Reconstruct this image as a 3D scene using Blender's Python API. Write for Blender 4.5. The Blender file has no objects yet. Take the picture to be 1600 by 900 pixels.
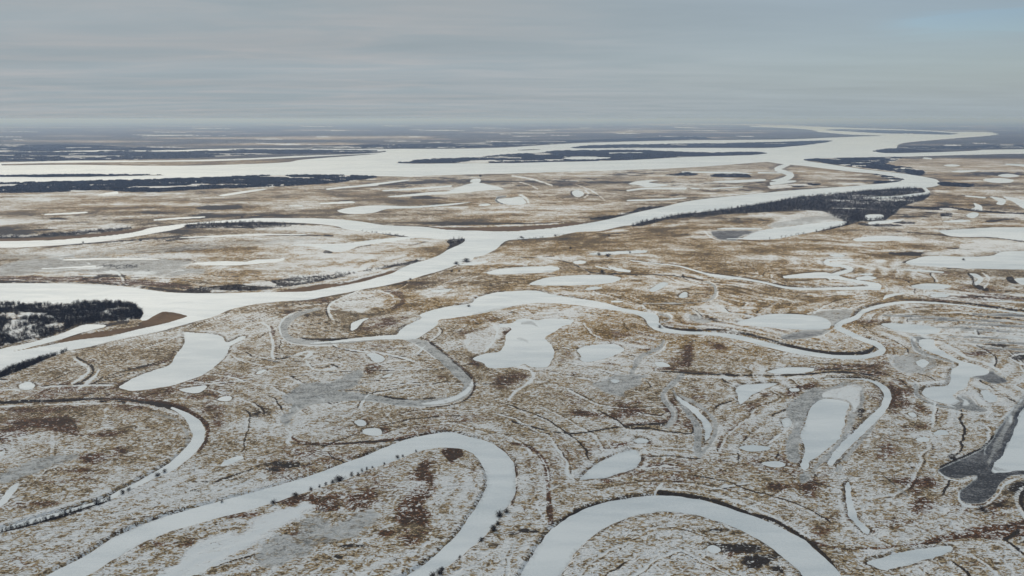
import bpy, math, random
import numpy as np
from mathutils import Vector
R = math.radians
C = bpy.context.scene.collection
SC = bpy.context.scene

# ------------------------------------------------------------------ camera
H = 300.0                      # the viewpoint is a drone 300 m above the flood plain
F = 1142.0                     # focal length in pixels of the 1600 px wide photograph
YINF = 185.5                   # row of the true horizon
PITCH = math.atan((450 - YINF) / F)
cam_d = bpy.data.cameras.new('camera')
cam_d.sensor_width = 36.0
cam_d.lens = 36.0 * F / 1600.0
cam_d.clip_start = 1.0
cam_d.clip_end = 400000.0
cam = bpy.data.objects.new('camera', cam_d)
C.objects.link(cam)
cam.location = (0, 0, H)
cam.rotation_euler = (R(90) - PITCH, 0, 0)
SC.camera = cam

# ------------------------------------------------------------------ exposure
vs = SC.view_settings
vs.view_transform = 'Standard'
vs.look = 'None'
vs.exposure = 0.0
vs.gamma = 1.0
vs.use_curve_mapping = False

# ------------------------------------------------------------------ sun: veiled by thin cloud, ahead and to the left
SUN_EL, SUN_AZ = 40.0, -32.0    # azimuth measured from the view direction (+Y) towards +X
sun_d = bpy.data.lights.new('sun', 'SUN')
sun_d.energy = 2.7
sun_d.angle = R(9)
sun_d.color = (1.0, 0.91, 0.78)
sun = bpy.data.objects.new('sun', sun_d)
C.objects.link(sun)
sun.rotation_euler = Vector((math.sin(R(SUN_AZ)) * math.cos(R(SUN_EL)), math.cos(R(SUN_AZ)) * math.cos(R(SUN_EL)),
                             math.sin(R(SUN_EL)))).to_track_quat('Z', 'Y').to_euler()
sun.location = (0, 0, 2000)

# ------------------------------------------------------------------ sky
W = bpy.data.worlds.new('World')
SC.world = W
W.use_nodes = True


class NT:
    """small helper to write node trees"""
    def __init__(s, tree):
        s.t = tree
        s.n = tree.nodes
        s.l = tree.links

    def node(s, typ, **kw):
        n = s.n.new(typ)
        for k, v in kw.items():
            setattr(n, k, v)
        return n

    def put(s, sock, v):
        if hasattr(v, 'is_linked') or isinstance(v, bpy.types.NodeSocket):
            s.l.new(v, sock)
        else:
            if isinstance(v, tuple) and len(v) == 3 and sock.type == 'RGBA':
                v = v + (1.0,)
            sock.default_value = v

    def math(s, op, a, b=None, c=None, clamp=False):
        n = s.node('ShaderNodeMath', operation=op, use_clamp=clamp)
        s.put(n.inputs[0], a)
        if b is not None: s.put(n.inputs[1], b)
        if c is not None: s.put(n.inputs[2], c)
        return n.outputs[0]

    def step(s, v, a, b, lo=0.0, hi=1.0):
        n = s.node('ShaderNodeMapRange', interpolation_type='SMOOTHSTEP')
        s.put(n.inputs[0], v); s.put(n.inputs[1], a); s.put(n.inputs[2], b)
        s.put(n.inputs[3], lo); s.put(n.inputs[4], hi)
        return n.outputs[0]

    def mix(s, f, a, b):
        n = s.node('ShaderNodeMix', data_type='RGBA')
        s.put(n.inputs[0], f); s.put(n.inputs[6], a); s.put(n.inputs[7], b)
        return n.outputs[2]

    def noise(s, vec, scale, detail=2.0, rough=0.5, dist=0.0, dim='3D'):
        n = s.node('ShaderNodeTexNoise', noise_dimensions=dim)
        s.put(n.inputs['Vector'], vec)
        n.inputs['Scale'].default_value = scale
        n.inputs['Detail'].default_value = detail
        n.inputs['Roughness'].default_value = rough
        n.inputs['Distortion'].default_value = dist
        return n.outputs['Fac']

    def mapping(s, vec, loc=(0, 0, 0), rot=(0, 0, 0), sc=(1, 1, 1)):
        n = s.node('ShaderNodeMapping')
        s.put(n.inputs[0], vec)
        n.inputs[1].default_value = loc
        n.inputs[2].default_value = rot
        n.inputs[3].default_value = sc
        return n.outputs[0]

    def attr(s, name):
        return s.node('ShaderNodeAttribute', attribute_name=name).outputs['Fac']


def build_world():
    T = NT(W.node_tree)
    T.n.clear()
    out = T.node('ShaderNodeOutputWorld')
    bg = T.node('ShaderNodeBackground')
    T.l.new(bg.outputs[0], out.inputs[0])
    sky = T.node('ShaderNodeTexSky', sky_type='NISHITA')
    sky.sun_disc = False
    sky.sun_elevation = R(SUN_EL)
    sky.sun_rotation = R(SUN_AZ)
    sky.altitude = 300
    sky.air_density = 1.0
    sky.dust_density = 0.6
    sky.ozone_density = 2.0
    tc = T.node('ShaderNodeTexCoord')
    d = tc.outputs['Generated']
    sep = T.node('ShaderNodeSeparateXYZ')
    T.l.new(d, sep.inputs[0])
    x, y, z = sep.outputs
    zz = T.math('MAXIMUM', T.math('ADD', z, 0.035), 0.02)
    cx = T.math('DIVIDE', x, zz)
    cy = T.math('DIVIDE', y, zz)
    cmb = T.node('ShaderNodeCombineXYZ')
    T.l.new(cx, cmb.inputs[0]); T.l.new(cy, cmb.inputs[1])
    p = cmb.outputs[0]                                   # a flat cloud layer seen from below
    a = T.noise(T.mapping(p, rot=(0, 0, R(8)), sc=(0.5, 0.9, 1)), 1.0, 5, 0.55, 0.6)
    b = T.noise(T.mapping(p, loc=(7, 3, 0), rot=(0, 0, R(-6)), sc=(0.10, 0.35, 1)), 1.0, 4, 0.6, 0.3)
    # streaks close to the horizon, in elevation
    cmb2 = T.node('ShaderNodeCombineXYZ')
    T.l.new(T.math('MULTIPLY', x, 2.2), cmb2.inputs[0]); T.l.new(y, cmb2.inputs[1])
    T.l.new(T.math('MULTIPLY', z, 26.0), cmb2.inputs[2])
    c = T.noise(cmb2.outputs[0], 1.0, 4, 0.55, 0.5)
    lum = T.math('ADD', T.math('MULTIPLY', T.math('SUBTRACT', a, 0.5), 0.22),
                 T.math('ADD', T.math('MULTIPLY', T.math('SUBTRACT', b, 0.5), 0.30), T.math('MULTIPLY', T.math('SUBTRACT', c, 0.5), 0.08)))
    lum = T.math('ADD', lum, 1.0)
    gx0 = T.math('DIVIDE', x, T.math('MAXIMUM', y, 0.05))
    warm = T.math('MULTIPLY', T.step(T.math('ADD', a, T.math('MULTIPLY', c, 0.6)), 0.6, 1.1), T.step(gx0, 0.5, -0.3))
    base = T.mix(warm, (3.42, 4.00, 4.36), (3.95, 4.12, 4.28))
    # the cloud thins towards the sun side, so its own brightness rises a little with height overhead
    up = T.step(z, 0.16, 0.7, 1.0, 1.25)
    vm = T.node('ShaderNodeVectorMath', operation='SCALE')
    T.l.new(base, vm.inputs[0]); T.l.new(T.math('MULTIPLY', lum, up), vm.inputs['Scale'])
    # the gap in the cloud, upper right
    gx = T.math('DIVIDE', x, T.math('MAXIMUM', y, 0.05))
    gz = T.math('DIVIDE', z, T.math('MAXIMUM', y, 0.05))
    wob = T.math('MULTIPLY', T.math('SUBTRACT', T.noise(cmb2.outputs[0], 2.0, 4, 0.6, 0.8), 0.5), 0.05)
    e1 = T.math('ABSOLUTE', T.math('SUBTRACT', T.math('ADD', gz, wob), T.math('ADD', 0.090, T.math('MULTIPLY', gx, 0.055))))
    gapm = T.math('MULTIPLY', T.step(e1, 0.0, 0.028, 1.0, 0.0), T.step(gx, 0.44, 0.58))
    thin = T.math('MULTIPLY', T.math('MULTIPLY', T.step(gx, -0.1, 0.75), T.step(gz, 0.0, 0.09)), 0.42)
    hole = T.math('MINIMUM', T.math('ADD', T.math('MULTIPLY', gapm, 0.85), thin), 0.9)
    skyv = T.node('ShaderNodeVectorMath', operation='SCALE')
    T.l.new(sky.outputs[0], skyv.inputs[0]); skyv.inputs['Scale'].default_value = 0.80
    col = T.mix(hole, vm.outputs[0], skyv.outputs[0])
    T.put(bg.inputs[0], col)
    bg.inputs[1].default_value = 0.1


build_world()

# ------------------------------------------------------------------ geometry of the view: pixel -> point on the plain
cp, sp = math.cos(PITCH), math.sin(PITCH)


def ground(x, y, z=0.0):
    """point of the plane at height z seen in pixel x, y of the photograph"""
    x = np.asarray(x, float); y = np.asarray(y, float)
    u = (x - 800) / F; v = (450 - y) / F
    dy = cp + v * sp
    dz = -sp + v * cp
    t = -(H - z) / dz
    return u * t, dy * t


def cover(x, y):
    """metres covered by a pixel, across and along the view"""
    x0, y0 = ground(x, y)
    v = (450 - np.asarray(y, float)) / F
    dz = -sp + v * cp
    t = -H / dz
    return t / F, t * t / (H * F) * 1.0


# ------------------------------------------------------------------ noise (numpy)
def _hash(ix, iy, seed):
    h = (ix.astype(np.int64) * 374761393 + iy.astype(np.int64) * 668265263 + seed * 1442695041) & 0xFFFFFFFF
    h = ((h ^ (h >> 13)) * 1274126177) & 0xFFFFFFFF
    h = (h ^ (h >> 16)) & 0xFFFFFF
    return h / float(0xFFFFFF)


def vnoise(x, y, seed=0):
    ix = np.floor(x); iy = np.floor(y)
    fx = x - ix; fy = y - iy
    fx = fx * fx * (3 - 2 * fx); fy = fy * fy * (3 - 2 * fy)
    a = _hash(ix, iy, seed); b = _hash(ix + 1, iy, seed)
    c = _hash(ix, iy + 1, seed); d = _hash(ix + 1, iy + 1, seed)
    return (a * (1 - fx) + b * fx) * (1 - fy) + (c * (1 - fx) + d * fx) * fy


def fbm(x, y, octv=4, seed=0, gain=0.5):
    s = 0.0; a = 1.0; t = 0.0
    for k in range(octv):
        s = s + a * vnoise(x + 17.3 * k, y - 9.1 * k, seed + k)
        t += a; a *= gain
        x, y = (x * 0.8 - y * 0.6) * 2.03, (x * 0.6 + y * 0.8) * 2.03
    return s / t


def sstep(v, a, b):
    t = np.clip((v - a) / (b - a), 0, 1)
    return t * t * (3 - 2 * t)


# ------------------------------------------------------------------ curves
def smooth(pts, closed=True, k=3):
    P = np.array(pts, float)
    n = len(P)
    out = []
    rng = range(n) if closed else range(n - 1)
    for i in rng:
        if closed:
            p0, p1, p2, p3 = P[i - 1], P[i], P[(i + 1) % n], P[(i + 2) % n]
        else:
            p0, p1, p2, p3 = P[max(i - 1, 0)], P[i], P[i + 1], P[min(i + 2, n - 1)]
        # tension keeps long/short neighbours from looping
        l = np.linalg.norm((p2 - p1)[:2]) + 1e-6
        m1 = (p2 - p0) * 0.5; m2 = (p3 - p1) * 0.5
        for m in (m1, m2):
            q = np.linalg.norm(m[:2])
            if q > l: m *= l / q
        for j in range(k):
            t = j / k
            h00 = 2 * t**3 - 3 * t**2 + 1; h10 = t**3 - 2 * t**2 + t
            h01 = -2 * t**3 + 3 * t**2; h11 = t**3 - t**2
            out.append(h00 * p1 + h10 * m1 + h01 * p2 + h11 * m2)
    if not closed: out.append(P[-1])
    return np.array(out)


def ribbon_poly(pts, k=3):
    """closed outline (pixels) of a band given by x, y, width"""
    P = smooth(pts, False, k)
    d = np.gradient(P[:, :2], axis=0)
    d /= (np.linalg.norm(d, axis=1)[:, None] + 1e-9)
    nrm = np.stack([-d[:, 1], d[:, 0]], 1)
    a = P[:, :2] + nrm * P[:, 2:3] / 2
    b = P[:, :2] - nrm * P[:, 2:3] / 2
    return np.concatenate([a, b[::-1]])


def sdf(px, py, poly):
    """signed distance (inside negative), non-zero winding"""
    best = np.full(px.shape, 1e30)
    wind = np.zeros(px.shape, np.int32)
    n = len(poly)
    for i in range(n):
        ax, ay = poly[i]; bx, by = poly[(i + 1) % n]
        ex, ey = bx - ax, by - ay
        L = ex * ex + ey * ey
        if L < 1e-12: continue
        wx = px - ax; wy = py - ay
        t = np.clip((wx * ex + wy * ey) / L, 0, 1)
        dx = wx - t * ex; dy = wy - t * ey
        np.minimum(best, dx * dx + dy * dy, out=best)
        cr = ex * wy - ey * wx
        wind += ((ay <= py) & (by > py) & (cr > 0)).astype(np.int32)
        wind -= ((ay > py) & (by <= py) & (cr < 0)).astype(np.int32)
    d = np.sqrt(best)
    return np.where(wind != 0, -d, d)


def polyline_band(px, py, pts):
    """distance to a polyline minus half of its local width (pixels)"""
    P = smooth(pts, False, 3)
    best = np.full(px.shape, 1e30)
    for i in range(len(P) - 1):
        ax, ay, aw = P[i]; bx, by, bw = P[i + 1]
        ex, ey = bx - ax, by - ay
        L = ex * ex + ey * ey + 1e-12
        t = np.clip(((px - ax) * ex + (py - ay) * ey) / L, 0, 1)
        d = np.hypot(px - ax - t * ex, py - ay - t * ey) - (aw + (bw - aw) * t) / 2
        np.minimum(best, d, out=best)
    return best


# ================================================================== WHERE THINGS LIE (traced outlines, pixels of the photograph)
# water bodies: name, bank height (m), bank width (m), list of outlines to add, list of islands to leave out
def P(s):
    """'x,y x,y ...' -> points"""
    return [tuple(float(v) for v in q.split(',')) for q in s.split()]


WATER = []


def water(name, bank, bw, adds, holes=(), levee=0.0):
    WATER.append((name, bank, bw, [(k, P(s)) for k, s in adds], [(k, P(s)) for k, s in holes], levee))


# --- the great river far off, with its side channels
water('frozen_river', 1.5, 14, [
    ('p', '-200,258 0,254 60,252.5 120,251 220,251 300,250 400,247 470,243.6 560,240.6 606,237.5 600,233 700,232.6 760,231.6 800,230.2 850,227 900,224 950,222.4 '
          '1000,221 1080,219.3 1120,219 1200,218.4 1250,217.4 1300,215.4 1340,213.8 1385,212 1330,210 1290,206 1280,203 1240,200 1190,198 1195,196.6 1250,197.4 1330,200.2 '
          '1400,202.2 1460,205 1490,206.3 1530,206 1549,209 1540,211.6 1500,215 1450,219 1410,223 1398,227 1396,232 1380,233 1366,236.5 1378,239 1410,239.5 1480,237.5 1520,236 1540,234.3 '
          '1600,233.4 1800,231 1800,239.5 1600,240 1500,242 1420,244.5 1380,245 1340,246 1300,247 1265,248 1255,251 1290,256 1330,262 1370,267 1400,270 1420,272.5 1440,276 '
          '1460,280 1467,285 1466,289 1452,292.5 1437,293 1425,294 1400,295 1370,296.5 1340,299 1300,303 1260,306.5 1230,311 1200,316.5 1150,324.5 1100,331 1060,335 1040,339.5 1010,345 990,351 '
          '970,353.5 950,358 935,361 900,362.5 860,370 820,373 800,374.5 790,376 783,380 775,388 765,394 750,400 740,402 735,406 715,411 690,422 660,430 640,436 600,446 570,451 540,457 500,464 '
          '480,468 440,470 400,474.5 365,481 350,486 330,495 300,503 275,510 245,518 210,525 175,532 140,541 105,547 88,553 50,563 25,571 0,580 -150,640 -150,605 0,554.5 50,545.5 95,536.5 125,531.5 175,525.5 212,516.5 265,504.5 '
          '297,494 290,491 275,487.5 255,486 240,492 226,500 223,498 228,489 222,482 205,475 170,472.5 110,474 40,475 0,474 -200,474 -200,443 0,443 60,443 120,444 180,447 230,453 260,457 300,458.5 360,458.5 400,457.3 440,457 '
          '480,456 500,453 545,445 570,440 590,434 615,427 630,418 650,411 672,405 690,398 700,391 722,381 728,376 725,373 700,374 680,373 640,369 600,365 570,362 540,358 530,354 500,350 450,347.5 400,346.5 '
          '340,348 290,351 285,355 270,359 250,362.5 230,366 200,371 160,377 140,379 100,382.5 40,386 0,387 -200,392 -200,380 0,377.5 87,375.5 120,373 150,370.5 200,365 220,361 237,356 260,353 295,349 '
          '350,344.5 400,341 450,341 500,341.5 530,343 560,346 600,352 620,353 650,354 670,355.5 700,359.5 800,362 830,359.5 860,357 900,352 930,347 960,341 1000,331 1040,323 1060,317.5 1100,311 1150,306 '
          '1200,301 1225,298.5 1260,296 1300,293 1340,290.3 1360,288.3 1390,286 1410,283 1413,280 1400,276.5 1370,271.5 1340,269 1300,264.5 1260,259.5 1233,257 1215,255 1200,252.7 1150,256.2 1100,260 '
          '1025,264 925,267 800,271 737,272.4 675,274.3 637,276 575,274.7 500,273 400,274.3 325,277 250,279.6 125,283 0,285.4 -200,288')],
    [('p', '-200,276.5 0,276.8 100,277 200,275 270,273.4 200,273 120,273 0,274.3 -200,274.5'),
     ('p', '0,258.6 100,257.5 220,259 300,258.8 400,256 455,253.2 470,250 510,246.6 560,243 600,239.6 540,242 470,245.6 400,249 330,251.6 220,253 100,254.2 0,256.5'),
     ('p', '615,254.5 640,252 670,249.2 720,247 760,244.5 800,241 850,237.6 872,235.2 950,234.8 1000,234.6 1050,237 1110,238.6 1170,237.6 1201,239.6 1175,242.4 1075,245.4 1000,249.6 912,252.4 860,253.4 800,255 720,255.2 650,256'),
     ('p', '892,231 905,229 920,227.4 960,226.2 1040,225.2 1100,224.2 1200,222.4 1260,220.4 1303,220 1290,223.4 1240,229 1200,231.4 1100,231.2 1000,231.4 900,232'),
     ('p', '1280,203 1300,201.6 1400,203.2 1460,205.6 1490,207.6 1502,209 1485,210.6 1430,209.4 1380,208.6 1330,206'),
     ('p', '805,234.6 830,233 852,233.4 820,235.2')])
water('frozen_channel', 1.5, 14, [
    ('p', '-200,236.6 80,237 100,236 190,235.4 270,234.8 330,233 400,232 500,232.6 600,233.6 612,236.6 560,234.6 480,234.4 400,233.6 330,235.6 270,236.3 200,236.2 100,237.8 -200,238.6')])
water('frozen_channel', 1.0, 10, [
    ('p', '0,555 0,546.5 50,535.5 75,528 100,520.5 120,512 135,507 150,507.5 165,509.5 145,515 120,521.5 100,528 85,532.5 50,541 0,552.5 -60,566 -60,560')])
# --- nearer meanders
water('frozen_river', 1.2, 4.0, [
    ('p', '-60,965 20,925 72,900 140,866 175,842 225,820 262,807 320,790 400,769 450,755 487,743 535,726 575,711 612,696 640,686 662,681 700,676 730,682 765,692 790,709 801,724 804,740 805,757 801,775 '
          '790,794 770,820 750,842 717,870 687,892 670,905 640,930 610,960 570,960 600,925 635,900 670,877 712,840 732,812 745,792 757,772 762,750 757,730 745,713 725,702 700,699 687,699 650,706 '
          '612,721 575,733 540,748 500,761 450,777 400,793 337,810 275,827 225,846 187,868 150,890 130,900 80,925 30,960')], levee=0.25)
water('frozen_river', 1.2, 4.0, [
    ('p', '780,960 797,925 815,900 837,862 865,827 900,803 937,788 987,779 1025,775 1065,777 1112,786 1150,799 1175,807 1200,816 1225,828 1255,844 1280,866 1300,884 1312,900 1330,930 1345,960 '
          '1280,960 1268,925 1257,902 1245,887 1225,870 1200,851 1162,830 1125,815 1087,804 1050,799 1012,801 975,810 940,827 907,852 887,880 875,900 860,930 850,960')], levee=0.25)
water('frozen_river', 1.6, 5, [
    ('p', '622,522 632,511 650,502 660,497 657,492 675,485 700,479 737,474 745,466 770,458 800,455 837,454 862,460 900,466 937,472 975,482 1000,486 1022,490 1029,497 1028,505 1034,512 1024,514 1014,508 '
          '1008,498 990,490 950,484 900,477 862,474 830,474 800,479 787,482 765,487 740,492 700,498 684,500 683,507 665,520 650,529 625,530'),
    ('r', '626,526,6 600,527,5 560,530,4 530,533,3 505,535,2 485,536,1'),
    ('r', '1018,497,12 1022,506,14 1036,515,8 1065,519.5,5 1100,521,5 1125,523,6 1162,529,7 1200,539,8 1237,548,8 1275,554.5,7 1310,558,6 1350,557.5,6 1372,552,8 1379,546,9 1370,538,8 1350,531,7 1325,520,7 1309,511,6 '
          '1316,504,5 1338,496,6 1348,487,6 1368,480,5 1400,474,4 1430,472.2,3.5 1480,475,3 1540,482,3 1600,490,3 1700,502,3')], levee=0.2)
water('frozen_oxbow', 1.6, 4, [
    ('r', '268,637,2 285,645,5 298,655,12 306,665,17 311,676,16 309,688,14 298,703,13 280,720,12 262,733,11 240,744,9 215,757,7 190,768,6 170,779,4 140,789,3.4 100,801,4 60,812,4.6 0,829,5 -50,843,5'),
    ], levee=0.2)
water('frozen_channel', 1.4, 4, [
    ('r', '1290,592,1.5 1350,593,2 1372,600,5 1384,610,8 1387,622,9 1378,640,9 1364,655,9 1345,673,9 1325,692,9 1308,710,8 1296,726,3')])
water('frozen_channel', 1.2, 6, [
    ('r', '985,407,1 1025,412,1.3 1062,416,1.5 1100,427,2 1125,432,5 1162,436,3 1200,443,2.5 1225,449,3 1255,451.5,4 1312,451,4.5 1350,450.5,6 1373,449,8 1368,445,6 1345,441,4.5 1320,436.5,4.5 1305,433,7 1285,430,9 '
          '1255,431,7 1225,433,3'),
    ('r', '1295,434,8 1308,428,5 1322,424,5 1331,420.5,4.5 1318,416,4.5 1300,414,5 1290,410,5 1298,406,3 1332,406,2')])
water('frozen_creek', 1.2, 8, [
    ('r', '1231,257,3 1218,262,4 1214,265,4 1226,269,5 1236,273.5,5 1230,278,5 1220,281,4 1207,282,1'), ('r', '1242,283,2 1225,284.5,4.5 1205,287,4')])
water('frozen_channel', 1.0, 12, [
    ('r', '1350,309,2.2 1400,308,3 1430,304.5,4 1449,302,4 1448,297.5,3 1443,293.5,2'), ])

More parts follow.
